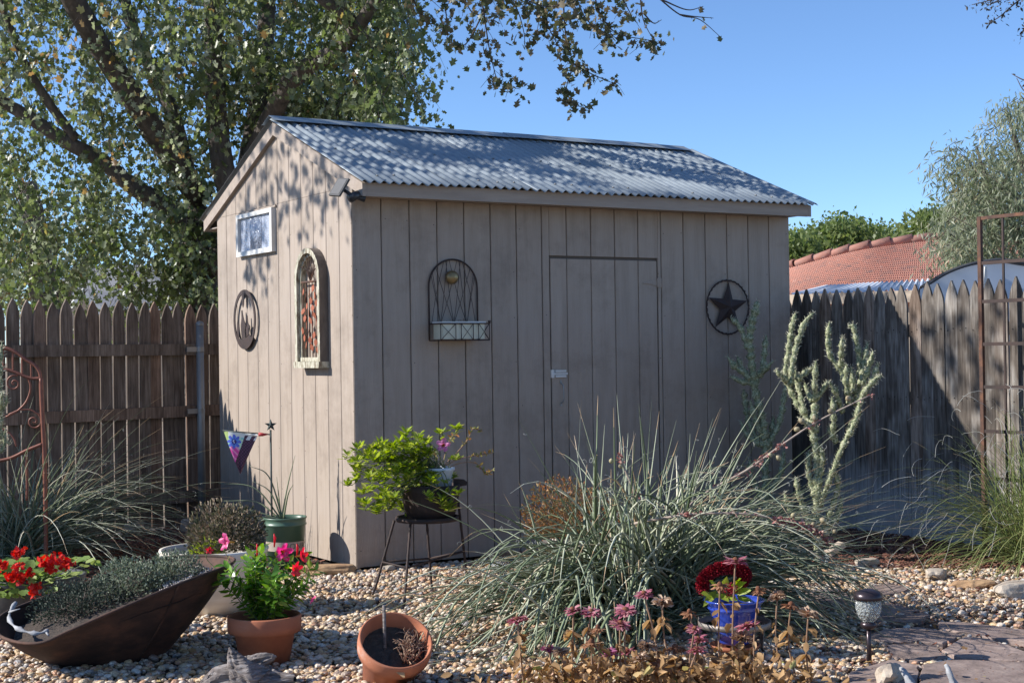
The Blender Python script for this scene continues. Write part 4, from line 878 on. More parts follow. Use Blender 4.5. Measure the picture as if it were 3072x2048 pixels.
lit = [[(615, 1560), (610, 1300), (612, 1000), (592, 880), (600, 700)], [(590, 830), (530, 750), (475, 650), (447, 560), (460, 460), (478, 330), (500, 242)], [(470, 620), (488, 480), (520, 360), (550, 290), (594, 240)], [(455, 600), (425, 570), (398, 538)], [(548, 770), (525, 670), (505, 600), (498, 540)], [(508, 590), (560, 548), (600, 525)], [(600, 700), (600, 600), (606, 492)], [(602, 690), (640, 650), (666, 595)], [(590, 700), (560, 650), (548, 605)],
       [(625, 1250), (690, 1080), (750, 930), (815, 800), (850, 670), (915, 590), (950, 570)], [(860, 650), (905, 580), (932, 500)], [(810, 720), (832, 600), (832, 480), (815, 380), (800, 312), (776, 312)], [(832, 620), (860, 500), (876, 392)], [(790, 700), (765, 610), (730, 530), (682, 470), (668, 380), (676, 290)], [(735, 520), (740, 440), (744, 365)], [(785, 720), (762, 600), (766, 510)], [(715, 920), (685, 870), (672, 835)], [(742, 760), (706, 650), (672, 600)], [(780, 850), (806, 790), (828, 720)], [(612, 860), (560, 820), (518, 790)], [(690, 900), (700, 780), (690, 680)], [(800, 660), (795, 580), (790, 520)], [(850, 620), (890, 500), (905, 440)],
       [(640, 1400), (560, 1300), (520, 1200), (500, 1100)], [(620, 1400), (680, 1280), (720, 1150), (700, 1060)], [(600, 1350), (620, 1150), (640, 1000), (625, 940)], [(630, 1450), (580, 1350), (480, 1280), (440, 1180)], [(600, 1200), (570, 1080), (570, 960)], [(650, 1380), (720, 1300), (740, 1200)]]
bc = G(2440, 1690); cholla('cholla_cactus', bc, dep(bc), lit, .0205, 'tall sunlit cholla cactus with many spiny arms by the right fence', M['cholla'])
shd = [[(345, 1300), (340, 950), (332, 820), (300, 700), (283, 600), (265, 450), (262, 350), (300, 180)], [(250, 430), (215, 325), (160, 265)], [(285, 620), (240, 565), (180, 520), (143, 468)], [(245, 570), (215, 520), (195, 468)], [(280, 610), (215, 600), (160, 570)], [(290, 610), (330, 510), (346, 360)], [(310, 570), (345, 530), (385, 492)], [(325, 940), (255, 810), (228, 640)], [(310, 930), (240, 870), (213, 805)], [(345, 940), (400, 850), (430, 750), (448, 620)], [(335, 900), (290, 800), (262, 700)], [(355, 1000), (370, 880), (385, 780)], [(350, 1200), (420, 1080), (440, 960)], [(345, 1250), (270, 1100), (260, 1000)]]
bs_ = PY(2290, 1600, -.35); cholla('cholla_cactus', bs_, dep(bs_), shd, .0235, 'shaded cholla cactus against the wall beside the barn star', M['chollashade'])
lf = [[(0, 700), (2, 500), (0, 300), (5, 150), (14, 60)], [(0, 560), (10, 450), (15, 395)], [(10, 520), (40, 470), (45, 410)], [(0, 800), (30, 740), (35, 640)], [(-30, 760), (20, 720), (75, 745)], [(-30, 860), (-5, 600), (-15, 300)]]
lf = [[((x/2.24-2100)*1.7417, (1000+y/2.24-800)*1.7417) for x, y in a] for a in lf]
bl = G(2, 1800); cholla('cholla_cactus', bl, dep(bl), lf, .012, 'small cholla cactus cut off by the left edge of the picture', M['cholla'])

# ------------------------------------------------------------------ pots, planters
def pot_prof(r0, r1, h, rimh, rimt, wall=.012, inner=.06):
    return [(0, 0), (r0, 0), (r0+(r1-rimt-r0)*(h-rimh)/h, h-rimh), (r1-rimt*.2, h-rimh+.003), (r1, h-rimh*.6), (r1, h-.006), (r1-.004, h), (r1-wall+.002, h), (r1-wall-.002, h-.01), (r1-wall-rimt, h-inner)]
def disc(r, z, M_, bump=.012, n=20):
    b = B(); rings = 5; vs = [M_@Vector((0, 0, z+U(0, bump)))]
    for k in range(1, rings+1):
        for j in range(n): a = TAU*j/n; vs.append(M_@Vector((r*k/rings*math.cos(a), r*k/rings*math.sin(a), z+(U(-bump, bump) if k < rings else 0))))
    fs = [(0, 1+j, 1+(j+1) % n) for j in range(n)]
    for k in range(rings-1): fs += [(1+k*n+j, 1+(k+1)*n+j, 1+(k+1)*n+(j+1) % n, 1+k*n+(j+1) % n) for j in range(n)]
    b.add(vs, fs, 0, True); return b
def trumpet(p, d, r, parent, mat_, nm='flower'):
    """five petalled trumpet flower with a throat"""
    d = Vector(d).normalized(); u = d.orthogonal().normalized(); v_ = d.cross(u); b = B(); L = r*1.3
    prof = [(0, .05), (.35, .12), (.7, .22), (.95, .45), (1.0, .8), (.98, 1.0)]; n = 20; vs = []
    for i, (t, rr_) in enumerate(prof):
        for j in range(n):
            a = TAU*j/n; pet = abs(math.cos(2.5*a)); rad_ = r*rr_*(1 if i < 3 else .55+.45*pet**.5); dz = L*t+(r*.18*math.sin(5*a+1) if i >= 4 else 0)
            vs.append(p+d*dz+(u*math.cos(a)+v_*math.sin(a))*rad_)
    fs = [(i*n+j, i*n+(j+1) % n, (i+1)*n+(j+1) % n, (i+1)*n+j) for i in range(len(prof)-1) for j in range(n)]
    mi = [1 if i < 2 else 0 for i in range(len(prof)-1) for j in range(n)]
    b.add(vs, fs, 0, True); b.m = mi; me = b.mesh(nm, [mat_, YEL])
    me.transform(Matrix.Translation(parent.location).inverted()); a = me.attributes.new('tint', 'FLOAT', 'FACE'); a.data.foreach_set('value', rng.uniform(.2, .9, len(fs)).astype(np.float32)); return link(nm, me, parent)
YEL = mat('yellow_throat', (.75, .33, .03), rough=.6, bump=0)
def leafy(parent, stems, size, shape, lmat, smat, per=.022, nm='foliage', droop=.2, pair=True, sr=.0025, upn=True):
    P = []; Dd = []; Nn = []; b = B()
    for s_ in stems:
        pl = spline(s_, 6); b.tube(pl, [sr*(1-.5*i/len(pl)) for i in range(len(pl))], 5, cap=False); acc = 0; ph = U(0, 3)
        for i in range(1, len(pl)):
            acc += (pl[i]-pl[i-1]).length
            while acc > per:
                acc -= per; ph += 1.57; t = (pl[i]-pl[i-1]).normalized(); u = t.orthogonal().normalized(); u = Matrix.Rotation(ph, 3, t)@u
                for s in ((1, -1) if pair else (1,)):
                    P.append(pl[i]); dd = u*s+t*U(.3, .8)+Vector((0, 0, -droop*U(0, 1))); Dd.append(dd); Nn.append(t+Vector((U(-.4, .4), U(-.4, .4), U(0, .5))))
    b.obj('stem', smat, parent, kind='stuff')
    return leaves(nm, P, Dd, rng.uniform(.7, 1.15, len(P))*size, lmat, parent, shape, N=Nn, kind='stuff')

# terracotta pot with mandevilla
def P_at(x, ybase, off=0): return G(x, ybase)
q = G(795, 1985); ps = 108/F*dep(q)*1.02
tp = thing('terracotta_pot', (q.x, q.y, 0), 'upright terracotta pot planted with pink mandevilla', 'pot')
hP = CAM.z+(1072-1843)/F*dep(q)+.0
b = B(); b.lathe(pot_prof(ps*.66, ps, hP, .075, .014), 48, 0, Matrix.Translation(q)); b.obj('pot_wall', M['terra'], tp)
disc(ps*.88, hP-.04, Matrix.Translation(q)).obj('soil', M['soil'], tp)
mv = thing('mandevilla', (q.x, q.y, hP-.04), 'bushy mandevilla with pink trumpet flowers in the upright terracotta pot', 'plant')
stems = []
for k in range(34):
    a = U(0, TAU); R_ = U(.03, .23); hh = U(.16, .38)*(1-.25*R_/.23); base_ = Vector((q.x+U(-.04, .04), q.y+U(-.04, .04), hP-.04)); tip = base_+Vector((R_*math.cos(a), R_*math.sin(a), hh)); stems.append([base_, base_+Vector(((tip-base_).x*.45, (tip-base_).y*.45, hh*.55)), tip])
leafy(mv, stems, .06, 'oval', LM['mandevilla'], M['stem'], .02)
dq = dep(q)
for (x, y, r_, mt, dz, dr) in ((680, 1625, .042, 'pink', .1, (-1, -.2, .1)), (848, 1655, .045, 'pink', -.05, (.1, -1, -.1)), (905, 1665, .036, 'coral', -.05, (.6, -.8, .2)), (885, 1705, .036, 'coral', -.1, (.4, -1, -.1)), (935, 1795, .022, 'pink', -.15, (1, -.4, -.8)), (628, 1650, .018, 'coral', .1, (-.4, -1, 0))):
    p = AT(x, y, dq+dz); b = B(); b.tube(spline([p, p+Vector((0, .02, -.05)), Vector((q.x+(p.x-q.x)*.4, q.y+(p.y-q.y)*.4, hP+.1))], 4), .002, 4, cap=False); trumpet(p-Vector(dr).normalized()*r_, dr, r_, mv, LM[mt]); b.obj('flower_stem', M['stem'], mv)
for (x, y) in ((822, 1600), (770, 1630), (890, 1630), (788, 1705)):
    b = B(); p = AT(x, y, dq); b.tube([p, p+Vector((.004, 0, -.02)), p+Vector((0, 0, -.06))], [.002, .006, .003], 6); me_ = b.obj('flower_bud', LM['coral'], mv)

# tilted terracotta pot with a dead plant
q = AT(1188, 1918, 6.15); axis = (Vector((-fw.x, -fw.y, 0)).normalized()*.62+rt0*.22+Vector((0, 0, .82))).normalized(); ps = 113/F*6.15
Rm = axis.to_track_quat('Z', 'Y').to_matrix().to_4x4(); hP = .25; Mt = Matrix.Translation(q-axis*hP)@Rm
tt = thing('terracotta_pot', q-axis*hP, 'tilted empty terracotta pot holding a dried plant', 'pot')
b = B(); b.lathe(pot_prof(ps*.66, ps, hP, .07, .013), 48, 0, Mt); b.obj('pot_wall', M['terra'], tt)
disc(ps*.86, hP-.07, Mt).obj('soil', M['soil'], tt)
dp = thing('dried_plant', q-axis*.06, 'dead tangled tan plant inside the tilted terracotta pot', 'plant')
b = B()
for k in range(90):
    a = U(-1.6, .9); r0 = U(.0, .09); s0 = Mt@Vector((r0*math.cos(a)+.03, r0*math.sin(a), hP-.068)); dd = (axis+Vector((U(-1, 1), U(-1, 1), U(-.5, .8)))*.9).normalized(); pl = [s0]
    for i in range(4): pl.append(pl[-1]+dd*U(.012, .025)); dd = (dd+Vector((U(-1, 1), U(-1, 1), U(-1, 1)))*.7).normalized()
    b.tube(pl, [.003, .0028, .0024, .002, .001], 5)
me = b.mesh('dry_stems', LM['drycream']); me.transform(Matrix.Translation(dp.location).inverted()); a = me.attributes.new('tint', 'FLOAT', 'FACE'); a.data.foreach_set('value', rng.uniform(0, 1, len(me.polygons)).astype(np.float32)); meta(link('dry_stems', me, dp), kind='stuff')
b = B(); p0 = AT(1154, 1900, 6.2); b.tube([p0+Vector((0, 0, -.1)), p0, AT(1152, 1815, 6.2)], .007, 6); meta(b.obj('plant_stake', M['driftwood']), 'dark stake standing in the tilted terracotta pot', 'stake')

# green nursery pot with a small yucca, and the flag in it
q = G(857, 1702); dq = dep(q); ps = 65/F*dq; hP = CAM.z+(1069-1548)/F*dq
gpn = thing('nursery_pot', (q.x, q.y, 0), 'green plastic nursery pot with a tan label band beside the lit wall', 'pot')
prof = [(0, 0), (ps*.8, 0), (ps*.93, hP-.055), (ps*.99, hP-.05), (ps*.99, hP-.042), (ps*.955, hP-.038), (ps*.965, hP-.014), (ps*1.0, hP-.008), (ps, hP), (ps*.96, hP), (ps*.93, hP-.02)]
for k in range(1, 6): prof.append((ps*(.93-.01*(k % 2)), hP-.02-.008*k))
prof.append((ps*.88, hP-.1))
b = B(); b.lathe(prof, 48, 0, Matrix.Translation(q)); b.obj('pot_wall', M['greenpot'], gpn)
zb0, zb1 = hP*.36, hP*.54
def rad(z): return ps*(.8+.13*z/(hP-.055))
b = B(); b.lathe([(rad(zb0)+.001, zb0), (rad(zb1)+.001, zb1)], 48, 0, Matrix.Translation(q)); band = b.obj('label_band', M['tanband'], gpn)
cu = bpy.data.curves.new('t', 'FONT'); cu.body = 'MONROVIA'; cu.size = .052; cu.space_character = 1.15; cu.align_y = 'CENTER'; to = bpy.data.objects.new('t', cu); S.collection.objects.link(to)
bpy.context.view_layer.update(); tm = bpy.data.meshes.new_from_object(to.evaluated_get(bpy.context.evaluated_depsgraph_get())); bpy.data.objects.remove(to)
wtot = max(v.co.x for v in tm.vertices); camaz = math.atan2(CAM.y-q.y, CAM.x-q.x); a0 = camaz-.15
for v in tm.vertices:
    x, yv = v.co.x, v.co.y; z = (zb0+zb1)/2+yv; a = a0+x/ps/.88; R_ = rad(z)+.0025; v.co = (R_*math.cos(a), R_*math.sin(a), z)
tm.materials.clear(); tm.materials.append(M['ink']); link('lettering', tm, gpn, (0, 0, 0))
disc(ps*.9, hP-.06, Matrix.Translation(q)).obj('soil', M['soil'], gpn)
yq = thing('potted_yucca', (q.x, q.y, hP-.05), 'small thin leaved yucca in the green nursery pot', 'plant')
b = B()
def Z3(x, y): return (650+x/2.614, 1200+y/2.614)
bz = (515, 930)
for tip, mid in (((615, 430), (555, 680)), ((600, 660), (560, 740)), ((260, 515), (410, 600)), ((15, 650), (300, 690)), ((285, 635), (420, 720)), ((55, 788), (320, 800)), ((5, 920), (230, 860)), ((470, 600), (490, 780)), ((225, 930), (380, 915)), ((250, 965), (400, 915)), ((470, 740), (495, 830)), ((295, 1000), (370, 935))):
    dz = U(-.1, .12); pl = spline([AT(*Z3(bz[0]+U(-14, 14), bz[1]+10), dq), AT(*Z3(*mid), dq+dz*.5), AT(*Z3(*tip), dq+dz)], 6); n = len(pl); b.tube(pl, [.0055*(1-(i/n)**1.5)+.0006 for i in range(n)], 4)
me = b.mesh('leaf_blades', M['yucca']); me.transform(Matrix.Translation(yq.location).inverted()); a = me.attributes.new('tint', 'FLOAT', 'FACE'); a.data.foreach_set('value', np.full(len(me.polygons), .35, np.float32)); link('leaf_blades', me, yq)
fp = Vector((-.383, .466, 0)); fp = G(822, 1690); fp = Vector((-.383, .466, 0))
fg_ = thing('garden_flag', fp, 'small patterned garden flag on a thin pole topped with a metal star', 'flag')
fdp = dep(fp); pt = AT(812, 1275, fdp)
fpx = Vector((pt.x, pt.y, 0))
b = B(); b.tube([Vector((pt.x, pt.y, 0)), Vector((pt.x, pt.y, pt.z-.03))], .006, 8); b.tube([AT(668, 1291, fdp), AT(812, 1303, fdp)], .004, 6); b.obj('pole', M['verdigris'], fg_)
b = B(); star(b, pt, .042, .017, .012, rt0, Vector((0, 0, 1)), -Vector((fw.x, fw.y, 0)).normalized()); b.obj('star', M['verdigris'], fg_)
b = B(); b.tube([AT(776, 1302, fdp), AT(788, 1303, fdp), AT(803, 1302, fdp)], [.013, .011, .004], 8); b.obj('tassel', M['red'], fg_)
nu, nv = 46, 54; vs = []; cols = []
TL, TR, TP = AT(671, 1293, fdp), AT(774, 1302, fdp), AT(721, 1421, fdp)
nrm = Vector((-fw.x, -fw.y, 0)).normalized()
for j in range(nv+1):
    v_ = j/nv
    for i in range(nu+1):
        u = i/nu; e0 = TL.lerp(TP, v_); e1 = TR.lerp(TP, v_); p = e0.lerp(e1, u)
        w_ = math.sin(u*7+v_*2)*.008+(-.055*max(0, u-.62)*(1 if v_ > .05 else 0)); vs.append(p+nrm*(w_+.012*math.sin(v_*3)))
fs = []
for j in range(nv):
    for i in range(nu):
        a = j*(nu+1)+i; fs.append((a, a+1, a+nu+2, a+nu+1)); u = (i+.5)/nu; v_ = (j+.5)/nv; X = .02+(u-.0)*(1-v_)+.47*v_; Y = v_*1.15
        dx, dy = X-.33, Y-.26; r_ = math.hypot(dx, dy); an = math.atan2(dy, dx); ed = .62*(1-v_)+.50*v_
        dark_edge = X > .62-.42*(Y-.3) if Y > .1 else X > .85
        if X > .66-.36*Y: 
            c = (.75, .74, .7) if (Y < .2 and int((X*9+Y*6)) % 2) else (.05, .03, .04) if (int(X*22) % 2) == (int(Y*22) % 2) else (.13, .05, .09)
            if Y < .06: c = (.8, .78, .72)
        elif r_ < .045: c = (.8, .8, .9) if int((an+4)*3) % 2 else (.05, .04, .1)
        elif r_ < .075: c = (.05, .05, .3)
        elif r_ < .2*(.62+.38*abs(math.cos(4*an))): c = (.12, .16, .62) if abs(math.cos(4*an)) > .5 else (.1, .35, .7)
        elif Y > .42+.1*math.sin(X*14): c = (.72, .08, .34) if int((X-Y)*18) % 3 else (.8, .3, .5)
        elif X < .16: c = (.5, .62, .2)
        elif Y < .12: c = (.75, .75, .68)
        else: c = (.35, .62, .55) if math.sin(X*30)*math.cos(Y*26) > 0 else (.6, .75, .5)
        cols.append(c)
b = B(); b.add(vs, fs, 0, True); m, nt, bs = newmat('printed_flag_cloth'); at = nt.nodes.new('ShaderNodeAttribute'); at.attribute_name = 'print'; nt.links.new(at.outputs['Color'], bs.inputs['Base Color']); bs.inputs['Roughness'].default_value = .9
me = b.mesh('cloth', m); me.transform(Matrix.Translation(fg_.location).inverted()); a = me.attributes.new('print', 'FLOAT_COLOR', 'FACE'); a.data.foreach_set('color', np.array([(*c, 1) for c in cols], np.float32).ravel()); link('cloth', me, fg_)

# cream bowl planter with a faded mum
q = G(645, 1835); dq = dep(q); ps = 163/F*dq; hP = CAM.z+(1071-1640)/F*dq
cb = thing('bowl_planter', (q.x, q.y, 0), 'large cream bowl planter with ribbed rim behind the rusty trough', 'planter')
b = B(); b.lathe([(0, 0), (ps*.55, 0), (ps*.72, .08), (ps*.88, hP*.6), (ps*.95, hP-.06), (ps*.97, hP-.05), (ps*.96, hP-.04), (ps*.985, hP-.03), (ps*.975, hP-.02), (ps, hP-.008), (ps*.99, hP), (ps*.93, hP+.001), (ps*.9, hP-.02), (ps*.87, hP-.12)], 64, 0, Matrix.Translation(q)); b.obj('bowl', M['whitepot'], cb)
disc(ps*.88, hP-.06, Matrix.Translation(q)).obj('soil', M['soil'], cb)
def bushy(parent, c, rx, ry, rz, n, size, shape, lmat, nm='foliage', shell=.35, stems=40, smat=None, down=0, lump=.0, **kw):
    P = []; Dd = []; from_ = Vector(c); lumps = [Vector((random.gauss(0, 1), random.gauss(0, 1), abs(random.gauss(0, 1)))).normalized() for _ in range(9)]
    for k in range(n):
        d = Vector((random.gauss(0, 1), random.gauss(0, 1), random.gauss(0, 1)))
        d.normalize(); d.z = abs(d.z) if not down else d.z
        m_ = max(l.dot(d) for l in lumps); r_ = random.random()**shell*(1-lump+lump*max(0, m_)**2*1.2); p = from_+Vector((d.x*rx*r_, d.y*ry*r_, d.z*rz*r_)); P.append(p); Dd.append(d+Vector((U(-.8, .8), U(-.8, .8), U(-.3, .8))))
    leaves(nm, P, Dd, rng.uniform(.6, 1.3, n)*size, lmat, parent, shape, kind='stuff', **kw)
    b = B()
    for k in range(stems):
        p = random.choice(P); b.tube(spline([from_+Vector((U(-.3, .3)*rx, U(-.3, .3)*ry, 0)), from_.lerp(p, .5)+Vector((0, 0, .02)), p], 3), .0018, 3, cap=False)
    if stems: b.obj('stem', smat or M['drystem'], parent, kind='stuff')
mm = thing('faded_mum', (q.x, q.y, hP-.06), 'brown faded chrysanthemum in the cream bowl planter', 'plant')
bushy(mm, AT(690, 1650, dq+.05), .24, .2, .28, 2600, .024, 'curl', LM['mum'], lump=.5)
bushy(mm, AT(620, 1668, dq-.05), .09, .08, .08, 500, .03, 'narrow', LM['lime'], 'green_shoots', stems=0)
bushy(mm, AT(628, 1655, dq-.1), .015, .015, .012, 30, .02, 'curl', LM['redpetal'], 'red_bloom', stems=0)

# rusty trough
tg = thing('metal_trough', (G(340, 1970).x, G(340, 1970).y, 0), 'long rusted steel scoop trough planted with herbs at lower left', 'planter')
rim = [(-12, 1868, 6.55), (-2, 1905, 6.42), (60, 1927, 6.32), (130, 1926, 6.28), (200, 1895, 6.3), (300, 1851, 6.33), (400, 1808, 6.38), (500, 1766, 6.46), (600, 1727, 6.55), (660, 1706, 6.65), (697, 1688, 6.8), (702, 1676, 6.95), (680, 1670, 7.1), (620, 1666, 7.25), (540, 1668, 7.35), (470, 1676, 7.35), (400, 1695, 7.3), (320, 1722, 7.2), (230, 1757, 7.1), (140, 1788, 6.98), (60, 1818, 6.85), (10, 1842, 6.7)]
rp = [AT(*r_) for r_ in rim]; n0 = len(rp); rp = [p for i in range(n0) for p in spline([rp[i-1], rp[i], rp[(i+1) % n0], rp[(i+2) % n0]], 3)[3:6]]; n = len(rp)
cen = sum(rp, Vector())/n
b0 = G(175, 2010); b1 = G(548, 1962); ax = (b1-b0); axn = ax.normalized(); sd_ = Vector((-axn.y, axn.x, 0))
def basept(p):
    d = p-cen; al = d.dot(axn); si = d.dot(sd_); mc = (b0+b1)/2+sd_*.22; return mc+axn*(al*ax.length*.5/.56)*1.0+sd_*(si*.58)
bp_ = [basept(p) for p in rp]
for p in bp_: p.z = 0
b = B(); K = 7; vs = []
for lay, off in ((0, 0), (1, .016)):
    for k in range(K+1):
        t = k/K
        for i in range(n):
            p = bp_[i].lerp(rp[i], t); bul = math.sin(t*PI)*.02; dirv = Vector((rp[i].x-cen.x, rp[i].y-cen.y, 0)).normalized(); p = p+dirv*(bul-off); p.z = max(p.z, .0)+(.004 if lay else 0)*(1-t); vs.append(p)
fs = []
for lay in range(2):
    o_ = lay*(K+1)*n
    for k in range(K):
        for i in range(n if lay == 0 else 0):
            f = (o_+k*n+i, o_+k*n+(i+1) % n, o_+(k+1)*n+(i+1) % n, o_+(k+1)*n+i); fs.append(f if lay == 0 else f[::-1])
o1 = (K+1)*n
b.add(vs[:(K+1)*n], fs, 0, True); b.obj('shell', M['trough'], tg)
b = B(); b.tube(rp+[rp[0]], .0075, 6, cap=False); b.obj('rolled_rim', M['trough'], tg)
i_s = min(range(n), key=lambda i: (rp[i]-AT(545, 1750, 6.5)).length); b = B(); b.tube([bp_[i_s].lerp(rp[i_s], t)+Vector((rp[i_s].x-cen.x, rp[i_s].y-cen.y, 0)).normalized()*(math.sin(t*PI)*.02+.002) for t in [k/6 for k in range(7)]], .005, 5); b.obj('seam', M['trough'], tg)
zA = np.polyfit([(p-cen).dot(axn) for p in rp], [p.z for p in rp], 2)
def sunk(p, t):
    q_ = cen.lerp(p, .86*t); q_.z = float(np.polyval(zA, (q_-cen).dot(axn)))-.055+U(-.008, .008); return q_
b = B(); vs = [sunk(rp[i], s_) for s_ in (.0, .3, .6, .85, 1.0) for i in range(n)]; b.add(vs, [(k*n+i, k*n+(i+1) % n, (k+1)*n+(i+1) % n, (k+1)*n+i) for k in range(4) for i in range(n)], 0, True); b.obj('soil', M['soil'], tg)
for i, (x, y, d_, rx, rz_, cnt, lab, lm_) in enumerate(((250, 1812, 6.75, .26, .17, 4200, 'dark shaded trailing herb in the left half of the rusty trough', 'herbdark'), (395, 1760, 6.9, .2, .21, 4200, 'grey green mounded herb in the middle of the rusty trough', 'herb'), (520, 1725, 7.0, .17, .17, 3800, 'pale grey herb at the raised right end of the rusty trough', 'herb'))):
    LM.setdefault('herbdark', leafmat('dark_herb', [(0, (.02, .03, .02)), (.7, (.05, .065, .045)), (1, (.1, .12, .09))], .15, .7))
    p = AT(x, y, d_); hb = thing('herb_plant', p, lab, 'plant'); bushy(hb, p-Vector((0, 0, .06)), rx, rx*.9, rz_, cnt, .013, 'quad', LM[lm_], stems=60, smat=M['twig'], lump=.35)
wp = G(642, 1690); p = AT(625, 1690, 7.0)
PP = []; RR = []; SS = []
for k in range(700):
    p = AT(U(580, 690), 0, 0); i = random.randrange(n)
    j = random.choice([i_ for i_ in range(n) if (rp[i_]-AT(700, 1680, 6.95)).length < .3]); s_ = U(.45, 1); q_ = sunk(rp[j], s_); PP.append((q_.x, q_.y, q_.z+.01)); RR.append((U(-1, 1), U(-1, 1), U(0, 6))); SS.append(U(.006, .012))
M['whitegrit'] = instmat('white_marble_chips', [(0, (.5, .42, .36)), (.5, (.62, .56, .5)), (1, (.7, .66, .62))], .7, 3)
scatter('white_gravel', PP, RR, SS, pebble_sources('marble_chip', 3, M['whitegrit'], (.6, .9), 1), kind='stuff', label='white stone chips in the raised end of the rusty trough')
b = B(); pl = spline([AT(48, 1805, 6.6), AT(28, 1845, 6.55), AT(40, 1875, 6.45), AT(75, 1893, 6.38), AT(115, 1899, 6.36), AT(145, 1890, 6.38)], 5); b.tube(pl, [.008+.004*math.sin(i*1.1) for i in range(len(pl))], 7, jit=.2); b.tube([AT(138, 1895, 6.37), AT(146, 1905, 6.34)], .005, 5); b.tube([AT(28, 1835, 6.55), AT(60, 1825, 6.5)], [.006, .002], 5)
meta(b.obj('driftwood_branch', M['bleached']), 'bleached grey curved branch lying in the left end of the trough', 'driftwood')

# geraniums
q = G(95, 1830); q = AT(100, 1800, 7.75); q.z = 0
gq = thing('flower_tub', q, 'low dark tub with geraniums behind the left end of the trough', 'pot')
b = B(); b.lathe([(0, 0), (.2, 0), (.26, .22), (.27, .25), (.25, .25), (.23, .2)], 32, 0, Matrix.Translation(q)); b.obj('tub_wall', M['darktrim'], gq)
disc(.24, .2, Matrix.Translation(q)).obj('soil', M['soil'], gq)
ge = thing('red_geranium', q+Vector((0, 0, .2)), 'red flowered geranium with pale green leaves at the left edge', 'plant')
P = []; Dd = []; Nn = []; b = B(); dq = 7.7
for k in range(330):
    x, y = U(-60, 290), U(1672, 1790)
    if y < 1690 and x < 100 and random.random() < .3: continue
    if x > 150 and y > 1690+ (290-x)*.6: continue
    p = AT(x, y, dq+U(-.3, .25)); P.append(p); Dd.append((U(-1, 1), U(-1, 1), U(-.5, .2))); Nn.append((U(-.5, .4), U(-.7, .3), 1))
    if k % 3 == 0: b.tube(spline([q+Vector((U(-.1, .1), U(-.1, .1), .2)), (p+q)/2+Vector((0, 0, .1)), p], 3), .002, 4, cap=False)
b.obj('stem', M['stem'], ge, kind='stuff'); leaves('foliage', P, Dd, rng.uniform(.035, .062, len(P)), LM['geranium'], ge, 'round', N=Nn, kind='stuff')
for x, y, s_ in ((60, 1657, 1), (170, 1682, 1.6), (200, 1692, 1.2), (132, 1688, 1), (150, 1708, .8), (42, 1728, 1.3), (62, 1735, 1), (85, 1722, .8), (100, 1778, 1.1), (105, 1762, .8), (5, 1692, 1), (55, 1698, .7)):
    p = AT(x, y, dq-.32+U(-.03, .03)); n_ = int(34*s_); P = [p+Vector((random.gauss(0, 1), random.gauss(0, 1), random.gauss(0, .7)))*.014*s_ for _ in range(n_)]
    leaves('flower_head', P, [(U(-1, 1), U(-1, 1), U(-.6, 1)) for _ in P], .022, LM['redpetal'], ge, 'round')

# stump of driftwood in the foreground
from mathutils import noise as mnoise
dw = B()
def gnarl(pl, rs, n=40, sd=0, amp_=.3):
    pl = spline(pl, 9); k = len(pl); rr = np.interp(np.linspace(0, 1, k), np.linspace(0, 1, len(rs)), rs); vs = []
    for i, p in enumerate(pl):
        t = (pl[min(i+1, k-1)]-pl[max(i-1, 0)]).normalized(); u = t.cross(Vector((0, 0, 1))).normalized(); v_ = u.cross(t)
        for j in range(n):
            a = TAU*j/n+.5*math.sin(i*.13+sd); c_, s_ = math.cos(a), math.sin(a)
            rd = rr[i]*(1+amp_*mnoise.noise(Vector((c_*2.2+sd, s_*2.2, i*.09)))+amp_*.75*mnoise.noise(Vector((c_*8+sd, s_*8, i*.07)))+.12*mnoise.noise(Vector((c_*20, s_*20, i*.12))))
            vs.append(p+u*c_*rd+v_*s_*rd*.8)
    dw.add(vs, [(i*n+j, i*n+(j+1) % n, (i+1)*n+(j+1) % n, (i+1)*n+j) for i in range(k-1) for j in range(n)], 0, False)
gnarl([AT(575, 2085, 6.2), AT(650, 2052, 6.2), AT(735, 2040, 6.2), AT(810, 2045, 6.2), AT(885, 2035, 6.15)], [.01, .075, .11, .08, .012])
gnarl([AT(760, 2050, 6.15), AT(725, 2010, 6.15), AT(700, 1965, 6.15), AT(688, 1940, 6.15)], [.09, .07, .032, .004], 30, 4)
gnarl([AT(720, 2020, 6.22), AT(775, 1985, 6.22), AT(812, 1972, 6.22), AT(830, 1968, 6.22)], [.06, .045, .022, .004], 26, 9)
o = meta(dw.obj('driftwood_stump', M['driftwood']), 'grainy grey driftwood stump before the upright terracotta pot', 'driftwood')
for i, (pl, lab) in enumerate((([AT(2702, 2003, 5.95), AT(2716, 2020, 5.9), AT(2745, 2070, 5.85)], 'white weathered branch stub left of bottom right corner'), ([AT(2838, 1992, 5.9), AT(2850, 2020, 5.88), AT(2875, 2080, 5.85)], 'pointed white weathered branch stub nearest the bottom right corner'))):
    b = B(); pl = spline([Vector(p) for p in pl]+[Vector((pl[-1].x+.02, pl[-1].y-.02, 0))], 4); b.tube(pl, [.008+.016*i_/len(pl) for i_ in range(len(pl))], 9, jit=.3); meta(b.obj('driftwood_stub', M['bleached']), lab, 'driftwood')

